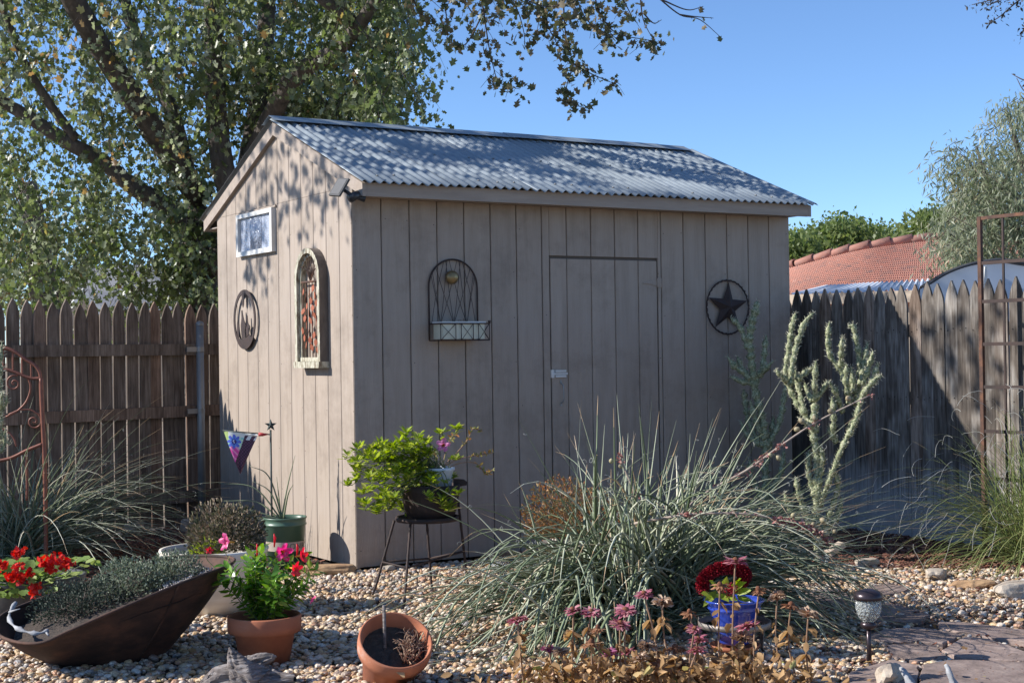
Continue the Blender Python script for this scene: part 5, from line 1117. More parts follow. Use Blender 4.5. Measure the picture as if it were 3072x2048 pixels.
# plant stand made of an old stool with a hanging mandevilla
feet = [G(1118, 1792), G(1212, 1822), G(1296, 1776), G(1406, 1778)]
sd2 = dep((feet[0]+feet[3])/2); tops = [AT(1183, 1560, sd2), AT(1232, 1566, sd2-.12), AT(1280, 1555, sd2+.1), AT(1375, 1505, sd2)]
sc0 = sum(feet, Vector())/4; ps_ = thing('plant_stand', sc0, 'rusty rebar stool used as a plant stand in front of the shed', 'plant stand')
rings = [(1155, 1645), (1221, 1680), (1400, 1655), (1292, 1618)]
for i in (0, 1, 3, 2):
    f, t = feet[i], tops[i]; b = B(); pl = [f+Vector(((f-t).x*.06, (f-t).y*.06, 0)), f.lerp(t, .15), f.lerp(t, .5), t]; pl[1] = f.lerp(t, .2); pl = spline(pl, 10); b.tube(pl, [.0075+.0013*math.sin(k*2.6) for k in range(len(pl))], 7); b.obj('leg', M['rust_dark'], ps_)
mids = [feet[i].lerp(tops[i], .46) for i in (0, 1, 3, 2)]
for i in range(4): b = B(); b.tube([mids[i], mids[(i+1) % 4]], .006, 6); b.obj('rung', M['rust_dark'], ps_)
tc_ = Vector((sc0.x, sc0.y, tops[0].z)); tc_ = AT(1282, 1553, sd2); tc_.z = tops[0].z
rS = 94/F*sd2
b = B(); b.lathe([(0, -.004), (rS, -.004), (rS+.004, .01), (rS, .022), (rS-.01, .022), (rS-.012, .004), (0, .004)], 40, 0, Matrix.Translation(tc_)); b.obj('seat_pan', M['rust_dark'], ps_)
b = B(); b.lathe([(0, .006), (rS*.72, .006), (rS*.86, .07), (rS*.93, .16), (rS*.95, .2), (rS*.9, .2), (rS*.85, .15)], 40, 0, Matrix.Translation(tc_+rt0*.02)); b.prism([(x, 0, z) for x, z in ((0, 0), (.075, .012), (.08, .03), (.06, .045), (0, .05))], (0, .02, 0), 0, Matrix.Translation(AT(1360, 1462, sd2))@Matrix.Rotation(-YAW, 4, 'Z')); 
rp_ = thing('rusty_pot', tc_, 'dark rusty metal pot sitting on the rebar plant stand', 'pot'); b.obj('pot_wall', M['rust_dark'], rp_)
ip = Matrix.Translation(AT(1315, 1470, sd2)-Vector((0, 0, .02))); b = B(); b.lathe([(0, 0), (.07, 0), (.088, .13), (.095, .135), (.095, .15), (.088, .15), (.082, .12)], 32, 0, ip); np_ = thing('inner_pot', ip.translation, 'pale grey plastic pot nested in the rusty pot on the stand', 'pot'); b.obj('pot_wall', M['whitemetal'], np_); disc(.08, .125, ip, .006).obj('soil', M['soil'], np_)
mc = ip.translation+Vector((0, 0, .13)); mv2 = thing('mandevilla', mc, 'sprawling bright green mandevilla spilling over the plant stand', 'plant')
def Z5b(x, y): return (900+x/1.849, 1200+y/1.849)
tips = [(290, 350), (300, 445), (340, 285), (345, 380), (390, 420), (380, 510), (370, 590), (430, 270), (480, 265), (520, 290), (560, 250), (590, 225), (620, 300), (680, 230), (640, 330), (700, 300), (660, 400), (450, 340), (420, 330), (500, 360), (560, 350), (460, 440), (520, 430), (580, 400), (600, 440), (460, 540), (500, 600), (590, 640), (440, 600), (540, 540), (640, 470), (700, 450), (740, 470), (820, 450), (840, 520), (820, 610), (730, 560), (620, 520), (880, 160), (790, 190), (850, 330), (480, 480), (400, 460), (550, 480), (610, 370), (580, 300), (490, 310), (650, 260), (760, 520), (780, 580), (330, 410), (360, 330)]
stems = []
for i, t in enumerate(tips+[(x+U(-30, 30), y+U(-28, 28)) for x, y in tips[:37]+tips[12:30]]):
    p = AT(*Z5b(*t), sd2+U(-.3, .03)); s0 = mc+Vector((U(-.06, .06), U(-.06, .06), 0)); mid = s0.lerp(p, .55)+Vector((0, 0, U(.02, .08))); stems.append([s0, mid, p, p+Vector((U(-.03, .03), U(-.03, .03), U(.0, .035)))])
def tipleaf(stems):
    P = []; Dd = []; Nn = []
    for s_ in stems:
        e = s_[-1]; pl = spline(s_, 6); k = len(pl)
        for c_ in range(7):
            P.append(e); a = c_*2.4; Dd.append((math.cos(a), math.sin(a), U(.3, 1.4))); Nn.append((U(-.3, .3), U(-.3, .3), 1))
        for j in range(int(k*.5), k, 2):
            for c_ in range(3): a = U(0, TAU); P.append(pl[j]); Dd.append((math.cos(a), math.sin(a), U(0, .8))); Nn.append((U(-.3, .3), U(-.3, .3), 1))
    leaves('foliage', P, Dd, rng.uniform(.034, .062, len(P)), LM['lime'], mv2, 'oval', N=Nn, kind='stuff')
tipleaf(stems); b = B()
for s_ in stems: b.tube(spline(s_, 5), .0022, 4, cap=False)
b.obj('stem', M['stem'], mv2, kind='stuff')
b = B(); PP = []; DD = []
for tw in ([(780, 380), (830, 330), (880, 280), (930, 220), (960, 160), (1005, 170)], [(790, 370), (870, 330), (950, 310), (1010, 300), (1070, 290)], [(800, 390), (880, 350), (960, 345), (1000, 370), (1030, 410), (1068, 385)], [(740, 400), (760, 330), (740, 280)], [(780, 390), (730, 340), (700, 320)], [(790, 370), (820, 240), (860, 190)]):
    pl = spline([AT(*Z5b(x, y), sd2+.02*i) for i, (x, y) in enumerate(tw)], 5); b.tube(pl, .003, 5, jit=.2)
    for p in pl[len(pl)//2:]:
        for k in range(3): PP.append(p); DD.append((U(-1, 1), U(-1, 1), U(-.6, 1)))
b.obj('bare_vine', M['drystem'], mv2); leaves('yellow_leaves', PP, DD, rng.uniform(.015, .034, len(PP)), leafmat('yellowing_leaf', [(0, (.16, .2, .04)), (.6, (.33, .28, .08)), (1, (.42, .18, .06))], .3), mv2, 'oval', kind='stuff')
p = AT(*Z5b(797, 255), sd2-.03); trumpet(p, (-fw.x, -fw.y, .2), .042, mv2, LM['lilac'])

# rust mum
q = G(1712, 1712); dq = dep(q); rm = thing('mum_pot', (q.x, q.y, 0), 'grey pot with a rust coloured mum behind the yucca clump', 'pot')
b = B(); b.lathe(pot_prof(.12, .17, .22, .05, .012), 32, 0, Matrix.Translation(q)); b.obj('pot_wall', M['iron'], rm); disc(.14, .2, Matrix.Translation(q)).obj('soil', M['soil'], rm)
mu = thing('rust_mum', (q.x, q.y, .2), 'domed dried mum with rust orange blooms before the shed door', 'plant')
c_ = Vector((q.x, q.y, .22)); bushy(mu, c_, .35, .3, .36, 3800, .02, 'curl', LM['rustmum'], 'blooms', .35, 110, lump=.5); bushy(mu, c_, .27, .24, .28, 1600, .03, 'narrow', LM['mum'], 'foliage', .5, 0)

# solar lanterns
def lantern(base, s, label, glow=False, h0=.16):
    L = thing('solar_light', base, label, 'light'); Mt_ = Matrix.Translation(base)
    b = B(); b.tube([base, base+Vector((0, 0, h0))], .011*s, 10); b.obj('stake', M['bronze'], L)
    b = B(); b.lathe([(0, h0-.012), (.02*s, h0-.01), (.036*s, h0+.004), (.036*s, h0+.014), (.028*s, h0+.022)], 24, 0, Mt_); b.obj('collar', M['bronze'], L)
    z = h0+.02; b = B(); b.lathe([(.024*s, z), (.042*s, z+.02*s), (.054*s, z+.05*s), (.056*s, z+.08*s), (.05*s, z+.1*s), (.046*s, z+.1*s), (.052*s, z+.08*s), (.05*s, z+.05*s), (.038*s, z+.022*s), (.02*s, z+.004)], 28, 0, Mt_); b.obj('glass_globe', M['crackle'], L)
    z += .098*s; b = B(); b.lathe([(.03*s, z-.002), (.061*s, z), (.064*s, z+.01*s), (.06*s, z+.024*s), (.05*s, z+.034*s), (.02*s, z+.044*s), (0, z+.046*s)], 28, 0, Mt_); cp = b.obj('cap', M['bronze'], L)
    return L
q = G(2608, 1990); lantern(Vector((q.x, q.y, 0)), 1.0, 'bronze solar path light with crackle glass globe beside the flagstones')
q = G(1500, 1722); LL = thing('solar_light', (q.x, q.y, 0), 'small dark solar light with a glass shade at the foot of the shaded wall', 'light'); Mt_ = Matrix.Translation((q.x, q.y, 0))
b = B(); b.lathe([(.0, .0), (.04, .0), (.055, .06), (.06, .115), (.055, .115), (.05, .06)], 20, 0, Mt_); b.obj('glass_globe', M['crackle'], LL); b = B(); b.box((-.075, -.06, .118), (.075, .06, .14), 0, Mt_); b.obj('cap', M['black'], LL)
q = G(2478, 1712); fl_ = thing('flood_light', (q.x, q.y, 0), 'small white box floodlight on the ground by the mulch', 'light')
b = B(); Mb = Matrix.Translation(AT(2505, 1645, dep(q)))@Matrix.Rotation(-.3, 4, 'Z')@Matrix.Rotation(-.5, 4, 'Y'); b.box((-.055, -.04, -.015), (.055, .04, .015), 0, Mb); b.obj('housing', M['tanband'], fl_); b = B(); b.tube([(q.x, q.y, 0), AT(2482, 1660, dep(q))], .012, 8); b.obj('stake', M['crackle'], fl_)
q = G(3040, 1665); wl = thing('solar_light', (q.x, q.y, 0), 'small white solar light on a stake half hidden in the grass clump', 'light')
b = B(); p = AT(3030, 1562, dep(q)); b.box((-.045, -.03, -.04), (.045, .03, .04), 0, Matrix.Translation(p)@Matrix.Rotation(-.5, 4, 'Z')@Matrix.Rotation(.3, 4, 'X')); b.obj('housing', M['white'], wl); b = B(); b.tube([p, (p.x, p.y, 0)], .008, 8); b.obj('stake', M['galv'], wl)

# blue pot in its iron ring stand
q = G(2205, 1975); dq = dep(q); zr = CAM.z+(1049-1795)/F*dq; hb0 = .07; ps = 90/F*dq
bpn = thing('blue_pot', (q.x, q.y, hb0), 'glossy cobalt blue glazed pot held in an iron ring stand', 'pot')
hh = zr-hb0; b = B(); b.lathe([(0, 0), (ps*.5, 0), (ps*.56, .01), (ps*.78, hh*.66), (ps*.86, hh*.78), (ps*.9, hh*.81), (ps*.84, hh*.84), (ps*.9, hh*.88), (ps*.98, hh*.96), (ps*1.02, hh*.985), (ps, hh), (ps*.93, hh), (ps*.85, hh*.85)], 48, 0, Matrix.Translation((q.x, q.y, hb0))); b.obj('pot_wall', M['bluepot'], bpn)
disc(ps*.86, hh-.035, Matrix.Translation((q.x, q.y, hb0))).obj('soil', M['soil'], bpn)
sdn = thing('ring_stand', (q.x, q.y, 0), 'grey flat iron ring stand around the blue pot', 'plant stand')
zr2 = CAM.z+(1049-1868)/F*dq; rr2 = ps*1.18
b = B(); b.lathe([(rr2, zr2-.013), (rr2+.004, zr2-.013), (rr2+.004, zr2+.013), (rr2, zr2+.013), (rr2, zr2-.013)], 48, 0, Matrix.Translation((q.x, q.y, 0))); b.obj('ring', M['iron'], sdn)
ca = math.atan2(CAM.y-q.y, CAM.x-q.x)
for a in (ca+.18, ca+.18+TAU/3, ca+.18-TAU/3):
    b = B(); n_ = Vector((math.cos(a), math.sin(a), 0)); t_ = Vector((-n_.y, n_.x, 0)); pl = [(rr2+.006, zr2+.02), (rr2+.006, zr2-.03), (rr2-.004, .03), (rr2+.02, 0)]
    for k in range(3):
        p0 = Vector((q.x, q.y, 0))+n_*pl[k][0]+Vector((0, 0, pl[k][1])); p1 = Vector((q.x, q.y, 0))+n_*pl[k+1][0]+Vector((0, 0, pl[k+1][1])); b.add([p0-t_*.011, p0+t_*.011, p1+t_*.011, p1-t_*.011, p0-t_*.011+n_*.004, p0+t_*.011+n_*.004, p1+t_*.011+n_*.004, p1-t_*.011+n_*.004], [(0, 1, 2, 3), (7, 6, 5, 4), (0, 4, 5, 1), (2, 6, 7, 3), (1, 5, 6, 2), (0, 3, 7, 4)])
    b.obj('leg', M['iron'], sdn)
b = B(); b.lathe([(0, .045), (ps*.75, .045), (ps*.85, .065), (ps*.82, .067), (ps*.72, .055), (0, .053)], 36, 0, Matrix.Translation((q.x, q.y, 0))); meta(b.obj('saucer', M['terra']), 'terracotta saucer under the blue pot', 'saucer')
ce = thing('cockscomb', (q.x, q.y, zr-.03), 'crimson velvety cockscomb flower in the blue pot', 'plant')
P = []; Dd = []; cp = spline([AT(2108, 1765, dq), AT(2112, 1735, dq), AT(2150, 1708, dq), (AT(2200, 1704, dq)), AT(2235, 1720, dq), AT(2225, 1745, dq)], 14)
for p in cp:
    for k in range(110):
        d = Vector((random.gauss(0, 1), random.gauss(0, 1), random.gauss(0, 1)+.3)).normalized(); P.append(p+d*.026*random.random()**.3); Dd.append(d)
leaves('flower_crest', P, Dd, .009, LM['crimson'], ce, 'curl')
P = [AT(2190, 1768, dq-.08)+Vector((random.gauss(0, .016), random.gauss(0, .016), random.gauss(0, .011))) for _ in range(500)]; leaves('flower_crest', P, [(U(-1, 1), U(-1, 1), U(-1, 1)) for _ in P], .009, LM['crimson'], ce, 'curl')
P = []; Dd = []; Nn = []
for (x, y, ex, ey, s_) in ((2150, 1770, 2098, 1830, .11), (2160, 1770, 2130, 1740, .08), (2170, 1775, 2180, 1730, .09), (2185, 1775, 2150, 1790, .08), (2190, 1770, 2235, 1745, .09), (2200, 1775, 2250, 1770, .08), (2170, 1785, 2200, 1795, .07), (2150, 1780, 2175, 1795, .07), (2200, 1765, 2215, 1735, .07), (2140, 1785, 2110, 1780, .07), (2210, 1785, 2245, 1800, .07)):
    a_, b_ = AT(x, y, dq), AT(ex, ey, dq-.06); P.append(a_); Dd.append(b_-a_); Nn.append((-fw.x+U(-.3, .3), -fw.y+U(-.3, .3), .8))
leaves('leaf', P, Dd, [.1]*len(P), LM['lime'], ce, 'oval', N=Nn, kind='stuff')

# ------------------------------------------------------------------ zinnias, one plant per flower head
Zs = [(283, 1225, 'p', 'leftmost pink zinnia of the front bed'), (592, 1170, 'p', 'flat pink zinnia left of its twin near the yucca'), (690, 1182, 'p', 'flat pink zinnia right of its twin near the yucca'), (985, 1082, 'p', 'pink zinnia standing highest left of the blue pot'), (1085, 1128, 'c', 'cream and pink zinnia just right of the highest middle one'), (882, 1172, 'p', 'large pink zinnia with tall rusty cone in the middle'), (850, 1248, 'p', 'dusky pink zinnia directly under the large coned one'), (728, 1272, 'b', 'brown withered zinnia under the flat pink twins'), (692, 1350, 'b', 'shaggy tan zinnia lower left of the middle'), (455, 1385, 'm', 'magenta zinnia low at the left of the bed'), (522, 1405, 'c', 'faded cream pink zinnia touching the low magenta one'), (790, 1405, 'm', 'magenta zinnia low in the middle of the bed'), (892, 1398, 'p', 'pink zinnia right of the low middle magenta one'), (1000, 1372, 'c', 'cream dried zinnia above another cream one'), (962, 1435, 'c', 'cream dried zinnia below another cream one'), (868, 1508, 'm', 'magenta zinnia lowest of the bed at the picture bottom'), (1235, 1182, 'b', 'brown dried zinnia at the left rim of the ring stand'), (1262, 1278, 'p', 'pink zinnia left of the blue pot under the brown one'), (1285, 1335, 'p', 'pink and tan zinnia against the left side of the blue pot'), (1275, 1392, 'p', 'small round pink zinnia low beside the blue pot'), (1155, 1378, 'b', 'tan dried zinnia left of the small round pink one'), (1490, 898, 'p', 'tallest pink zinnia rising above the crimson cockscomb'), (1405, 1032, 'b', 'brown dried zinnia in front of the crimson cockscomb'), (1620, 1058, 'b', 'brown drooping zinnia over the right rim of the blue pot'), (1722, 1098, 'c', 'cream dried zinnia right of the blue pot rim'), (1798, 1142, 'b', 'spiky rust brown zinnia between two cream ones at right'), (1895, 1192, 'c', 'cream zinnia with brown cone furthest to the right'), (1560, 1255, 'p', 'broad mauve pink zinnia in front of the blue pot'), (1530, 1325, 'c', 'layered cream zinnia under the broad mauve one'), (1060, 1460, 'b', 'withered zinnia low between the cream ones and the pot'), (640, 1500, 'b', 'withered zinnia head low at the left bottom'), (1200, 1470, 'b', 'withered zinnia low left of the ring stand leg')]
LM['zmag'] = leafmat('magenta_petal', [(0, (.26, .05, .13)), (.6, (.38, .09, .22)), (1, (.46, .2, .28))], .25, .7)
zm = {'p': 'zpink', 'c': 'zcream', 'b': 'zbrown', 'm': 'zmag'}
cone = mat('brown_seed_cone', (.24, .09, .035), (.1, .035, .02), .9, (60, 60, 60), 1, None, .004)
for (x, y, k_, lab) in Zs:
    dz = 5.95+U(-.12, .16)+(.15 if y < 1150 else 0)-(.1 if y > 1380 else 0); p = AT(1400+x/1.849, 1200+y/1.849, dz); base = Vector((p.x+U(-.06, .06), p.y+U(-.05, .05), 0)); zi = thing('zinnia', base, lab+', on its dry stem', 'flower', 'dried zinnias in the front bed')
    b = B(); pl = spline([base, base.lerp(p, .5)+Vector((U(-.02, .02), U(-.02, .02), 0)), p], 6); b.tube(pl, .0038, 6); b.obj('stem', M['drystem'], zi)
    s_ = U(.85, 1.15)*(1.25 if 'large' in lab or 'broad' in lab or 'tallest' in lab else 1); tilt = Vector((U(-.25, .25), U(-.25, .25), 1)).normalized(); u = tilt.orthogonal().normalized(); v_ = tilt.cross(u); P = []; Dd = []; Nn = []
    dr = -.35 if k_ == 'b' else (-.05 if k_ != 'c' else .1)
    for ly, (cnt, r_, h_) in enumerate(((16, .010, 0), (12, .008, .006), (8, .006, .011))):
        if k_ == 'b' and ly == 2: continue
        for j in range(cnt):
            if k_ == 'b' and random.random() < .25: continue
            a = TAU*j/cnt+ly*.3+U(-.1, .1); d = u*math.cos(a)+v_*math.sin(a); P.append(p+d*r_*s_+tilt*h_); Dd.append(d+tilt*(dr+.12*ly+U(-.2, .2))); Nn.append(tilt+Vector((U(-.3, .3), U(-.3, .3), 0)))
    leaves('petals', P, Dd, rng.uniform(.028, .038, len(P))*s_, LM[zm[k_]], zi, 'oval' if k_ != 'c' else 'curl', N=Nn)
    b = B(); Mr = tilt.to_track_quat('Z', 'Y').to_matrix().to_4x4(); b.lathe([(.0, -.012), (.009, -.004), (.012*s_, .006), (.011*s_, .014), (.006, .02), (0, .022)], 12, 0, Matrix.Translation(p)@Mr, wob=.06); b.obj('seed_cone', cone, zi)
    P = []; Dd = []; Nn = []; L = len(pl)
    for j in range(random.randint(9, 15)):
        i = random.randint(1, L-3); a = U(0, TAU); P.append(pl[i]); Dd.append((math.cos(a), math.sin(a), U(-1.6, -.3))); Nn.append((math.cos(a), math.sin(a), .3))
    leaves('dry_leaves', P, Dd, rng.uniform(.03, .062, len(P)), LM['dryleaf'], zi, 'curl', N=Nn, kind='stuff')
P = []; Dd = []
for k in range(1500):
    x = random.gauss(1980, 230) if k % 3 else U(1600, 2420); y = 2048+random.choice((U(-50, 60), U(-85, 20))); p = AT(x, y, U(5.75, 6.2)); P.append(p); Dd.append((U(-1, 1), U(-1, 1), U(-1.3, .5)))
leaves('withered_foliage', P, Dd, rng.uniform(.025, .06, len(P)), LM['dryleaf'], None, 'curl', kind='stuff', label='mass of withered tan zinnia leaves along the bottom of the bed')

# ------------------------------------------------------------------ trees
def canopy(regions, leaf, lmat, parent, shape, per=(10, 18), twl=(.25, .5), nm='crown', droop=.8, tw=True, spread=.1):
    P = []; Dd = []; T_ = []; b = B()
    for (fn_, cnt, tmean) in regions:
        for k in range(cnt):
            c_ = fn_(); a = U(0, TAU); L = U(*twl); d = Vector((math.cos(a)*.6, math.sin(a)*.6, -droop)).normalized(); pl = [c_]; q_ = c_.copy()
            for i in range(4): q_ = q_+d*L/4; d = (d+Vector((U(-.3, .3), U(-.3, .3), -.15))).normalized(); pl.append(q_.copy())
            if tw: b.tube(pl, [.005, .004, .003, .002, .001], 3, cap=False)
            t0 = random.gauss(tmean, .16)
            for j in range(random.randint(*per)):
                i = random.randint(0, 4); P.append(pl[i]+Vector((random.gauss(0, spread), random.gauss(0, spread), random.gauss(0, spread*.8)))); Dd.append((U(-.7, .7), U(-.7, .7), -U(.1, 1.2))); T_.append(min(1, max(0, t0+random.gauss(0, .15))))
    leaves(nm, P, Dd, rng.uniform(.45, 1.3, len(P))*leaf, lmat, parent, shape, tint=T_, kind='stuff')
    if tw: b.obj('twigs', M['twig'], parent, kind='stuff')
def limb(b, px, depths, r0, r1, jit=.08):
    pl = spline([AT(x, y, d) for (x, y), d in zip(px, depths)], 6); n = len(pl); b.tube(pl, [r0+(r1-r0)*i/(n-1) for i in range(n)], 12, jit=jit); return pl
def reg(x0, x1, y0, y1, d0, d1): return lambda: AT(U(x0, x1), U(y0, y1), U(d0, d1))
tb = AT(650, 1250, 15.2); big = thing('maple_tree', (tb.x, tb.y, 0), 'huge leafy maple tree standing behind the fence and shed', 'tree')
b = B()
limb(b, [(660, 1600), (655, 1250), (645, 1000), (630, 820), (600, 700)], [15.2]*5, .40, .24)
limb(b, [(615, 760), (590, 620), (550, 480), (510, 320), (450, 200), (390, 60), (350, -120)], [15.2, 15.2, 15.3, 15.4, 15.5, 15.5, 15.5], .11, .05)
limb(b, [(650, 820), (690, 620), (668, 500), (655, 400), (645, 250), (641, 60), (636, -200)], [15, 14.9, 14.8, 14.8, 14.8, 14.8, 14.8], .13, .085, .03)
limb(b, [(640, 900), (720, 640), (750, 480), (785, 250), (800, 60), (815, -200)], [15.2, 15.3, 15.4, 15.5, 15.6, 15.6], .16, .07)
limb(b, [(720, 640), (760, 480), (815, 350), (870, 250), (940, 190), (1010, 150), (1075, 80), (1150, -40)], [15.2, 14.9, 14.6, 14.3, 14, 13.6, 13.2, 12.6], .12, .05)
limb(b, [(620, 760), (540, 650), (470, 600), (400, 560), (300, 480), (200, 425), (90, 355), (-60, 270), (-300, 150)], [15.1, 15, 14.9, 14.8, 14.7, 14.6, 14.5, 14.4, 14.2], .105, .05)
limb(b, [(230, 420), (140, 300), (60, 160), (0, 0)], [14.6, 14.5, 14.4, 14.3], .05, .03)
# limb that reaches forward over the roof, above the picture
lp = spline([AT(600, 600, 15.2), Vector((-.3, 5.2, 4.6)), Vector((-1.2, 4.0, 5.6)), Vector((-2.6, 3.2, 6.0)), Vector((-4.2, 3.0, 6.2))], 6); b.tube(lp, [.13*(1-.6*i/len(lp)) for i in range(len(lp))], 10)
lp = spline([AT(1075, 80, 13.2), Vector((.6, 3.2, 4.9)), Vector((.3, 2.4, 5.2)), Vector((-.3, 1.6, 5.5))], 6); b.tube(lp, [.06*(1-.6*i/len(lp)) for i in range(len(lp))], 8)
b.obj('trunk', M['bark'], big)
def on_ray(y0, y1, t0, t1, roof=False):
    def f():
        t = U(t0, t1); y = U(y0, y1)
        P0 = Vector((U(-.1, 3.8), y, roofz(y))) if roof else Vector((0, y, U(roofz(y)-.62, roofz(y))))
        return P0-Vector((1, -.506, -.683))*t+Vector((0, 0, .15))
    return f
canopy([(reg(-200, 600, -200, 420, 13.0, 14.2), 40, .6), (reg(-260, 620, -350, 330, 13.6, 16.6), 360, .55), (reg(-200, 640, 300, 600, 14.2, 16.6), 140, .5), (reg(-100, 640, 580, 720, 14.2, 16.4), 70, .45), (reg(-60, 640, 700, 880, 14.2, 16.4), 70, .4), (reg(520, 645, 560, 900, 14.6, 16.2), 75, .35),
        (reg(600, 1050, -350, 180, 13.6, 16.6), 250, .55), (reg(640, 1020, 150, 330, 14.6, 16.6), 95, .5), (reg(850, 1180, 250, 350, 14.6, 16), 70, .4), (reg(1000, 1230, -250, 110, 12.6, 14.6), 130, .5), (reg(1040, 1200, 100, 260, 12.6, 14.5), 46, .4)],
       .07, LM['maple'], big, 'maple', per=(20, 34), spread=.07, twl=(.3, .8))
def fence_ray(): return Vector((3.89, U(-1.7, -.55), U(.95, 1.85)))-Vector((1, -.506, -.683))*U(6, 7.4)+Vector((0, 0, .15))
canopy([(on_ray(.25, 1.9, 3.2, 4.6), 13, .4), (on_ray(.1, 1.25, 3.0, 4.2, True), 40, .4), (fence_ray, 11, .4)], .095, LM['maple'], big, 'maple', nm='overhead_crown', per=(20, 32), spread=.12)
# hanging sprays over the roof
P = []; Dd = []; b = B()
sprays = [([(1440, -30), (1455, 60), (1465, 130), (1480, 200), (1500, 250), (1560, 268)], 46, 110), ([(1470, -40), (1540, 10), (1570, 90), (1575, 150)], 30, 46), ([(1455, 30), (1400, 130), (1360, 135)], 16, 22), ([(1330, -30), (1340, 60), (1342, 130)], 24, 50), ([(1230, -30), (1260, 40), (1300, 60)], 30, 50), ([(1380, -40), (1420, 40), (1500, 40)], 40, 50),
          ([(1690, -30), (1692, 40), (1700, 130), (1718, 190), (1702, 250), (1700, 300), (1755, 325)], 34, 120), ([(1700, 180), (1770, 220), (1850, 255)], 30, 60), ([(1640, -30), (1640, 60), (1670, 130), (1700, 170)], 44, 90), ([(1780, -30), (1800, 40), (1850, 100), (1940, 120), (1975, 130)], 40, 85), ([(1720, -30), (1760, 60), (1820, 90), (1860, 130)], 46, 95), ([(1600, -40), (1620, 30), (1610, 100)], 40, 60), ([(1850, -30), (1880, 20), (1900, 60)], 40, 40), ([(1920, -20), (1930, 60), (1960, 120)], 8, 5), ([(1970, -10), (2040, 45), (2100, 60), (2165, 115)], 5, 3), ([(2040, 45), (2080, 50), (2140, 55)], 4, 1), ([(1985, 0), (2060, 30), (2110, 20)], 4, 1), ([(1930, 40), (1960, 70), (1985, 60)], 4, 2), ([(1500, -60), (1560, -10), (1640, 20), (1720, 10)], 44, 90), ([(1240, -40), (1380, -20), (1500, -30)], 40, 60)]
for pxl, sp_, cnt in sprays:
    d0 = U(10.9, 11.8); pl = spline([AT(x, y, d0+.1*i) for i, (x, y) in enumerate(pxl)], 6); n = len(pl); b.tube(pl, [.007*(1-.75*i/n) for i in range(n)], 5)
    for k in range(max(3, cnt//7) if cnt < 10 else cnt//7):
        i = random.randint(2, n-1); q_ = pl[i]; e = q_+Vector((U(-1, 1), U(-1, 1), U(-1, .2)))*sp_/F*11*1.3; b.tube([q_, q_.lerp(e, .5)+Vector((0, 0, .01)), e], .0018, 3, cap=False)
    for k in range(int(cnt*1.15)):
        i = random.randint(1, n-1); P.append(pl[i]+Vector((random.gauss(0, .5), random.gauss(0, .6), random.gauss(0, .45)))*sp_/F*11); Dd.append((U(-.8, .8), U(-.8, .8), -U(.1, 1.2)))
b.obj('hanging_twigs', M['twig'], big, kind='stuff'); leaves('hanging_leaves', P, Dd, rng.uniform(.035, .075, len(P)), LM['autumn'], big, 'maple', kind='stuff')
# neighbour tree at far left
tq = AT(150, 1250, 19); nt2 = thing('shade_tree', (tq.x, tq.y, 0), 'smaller pale barked tree beyond the fence at the far left', 'tree'); b = B()
limb(b, [(150, 1300), (145, 1000), (140, 900), (125, 820), (110, 700), (80, 550)], [19]*6, .26, .12); limb(b, [(150, 950), (190, 880), (220, 840), (280, 760)], [19]*4, .12, .06); b.obj('trunk', M['bark2'], nt2)
canopy([(reg(-200, 130, 640, 900, 18, 21), 210, .75), (reg(-100, 330, 500, 780, 18.5, 21), 170, .6)], .085, LM['maple'], nt2, 'maple', per=(10, 16), spread=.14)
# silvery tree at right
rq = AT(3080, 1250, 17); rt_ = thing('silver_tree', (rq.x, rq.y, 0), 'silvery grey green tree rising behind the white shed at right', 'tree'); b = B()
limb(b, [(3120, 1300), (3110, 900), (3080, 730), (3040, 690), (2990, 620), (2955, 530), (2930, 440)], [17]*7, .14, .01, .03); limb(b, [(3110, 900), (3110, 600), (3070, 500), (3040, 400), (3020, 330)], [17]*5, .07, .008, .03); limb(b, [(3120, 720), (3050, 610), (3000, 560), (2940, 540)], [16.8]*4, .06, .02); b.obj('trunk', M['twig'], rt_)
def blob(cx, cy, rx, ry, d0, d1):
    def f():
        while True:
            a, c_ = U(-1, 1), U(-1, 1)
            if a*a+c_*c_ < 1: return AT(cx+a*rx, cy+c_*ry, U(d0, d1))
    return f
canopy([(blob(3080, 430, 130, 150, 15.8, 18), 150, .5), (blob(2945, 600, 110, 150, 16, 18), 200, .5), (blob(3060, 640, 150, 120, 15.8, 18), 170, .55), (blob(2880, 700, 60, 70, 15.6, 17), 55, .6), (blob(2960, 770, 120, 40, 15.6, 17), 46, .5), (blob(2870, 480, 40, 60, 16.5, 17), 18, .5)], .095, LM['olive'], rt_, 'narrow', per=(22, 36), twl=(.15, .4), droop=.3, spread=.09)
# dark leafy branch top right
br = AT(3120, -100, 9); bo = thing('leafy_branch', br, 'dark leafy branch reaching into the top right corner', 'branch'); b = B(); P = []; Dd = []
for pxl, sp_, cnt in (([(3200, -60), (3080, -20), (2980, 0), (2915, 15)], 22, 60), ([(3180, -80), (3060, 0), (3000, 50), (2965, 70)], 22, 75), ([(3200, 0), (3100, 50), (3062, 110)], 22, 70), ([(3150, -60), (3020, -10), (2960, 20)], 26, 60), ([(3130, 260), (3070, 240), (3035, 222)], 3, 1), ([(3130, 300), (3075, 275), (3050, 235)], 3, 1)):
    pl = spline([AT(x, y, 9+.05*i) for i, (x, y) in enumerate(pxl)], 6); n = len(pl); b.tube(pl, [.006*(1-.7*i/n) for i in range(n)], 5)
    for k in range(cnt): i = random.randint(1, n-1); P.append(pl[i]+Vector((random.gauss(0, .5), random.gauss(0, .5), random.gauss(0, .5)))*sp_/F*9); Dd.append((U(-1, 1), U(-1, 1), U(-1, .6)))
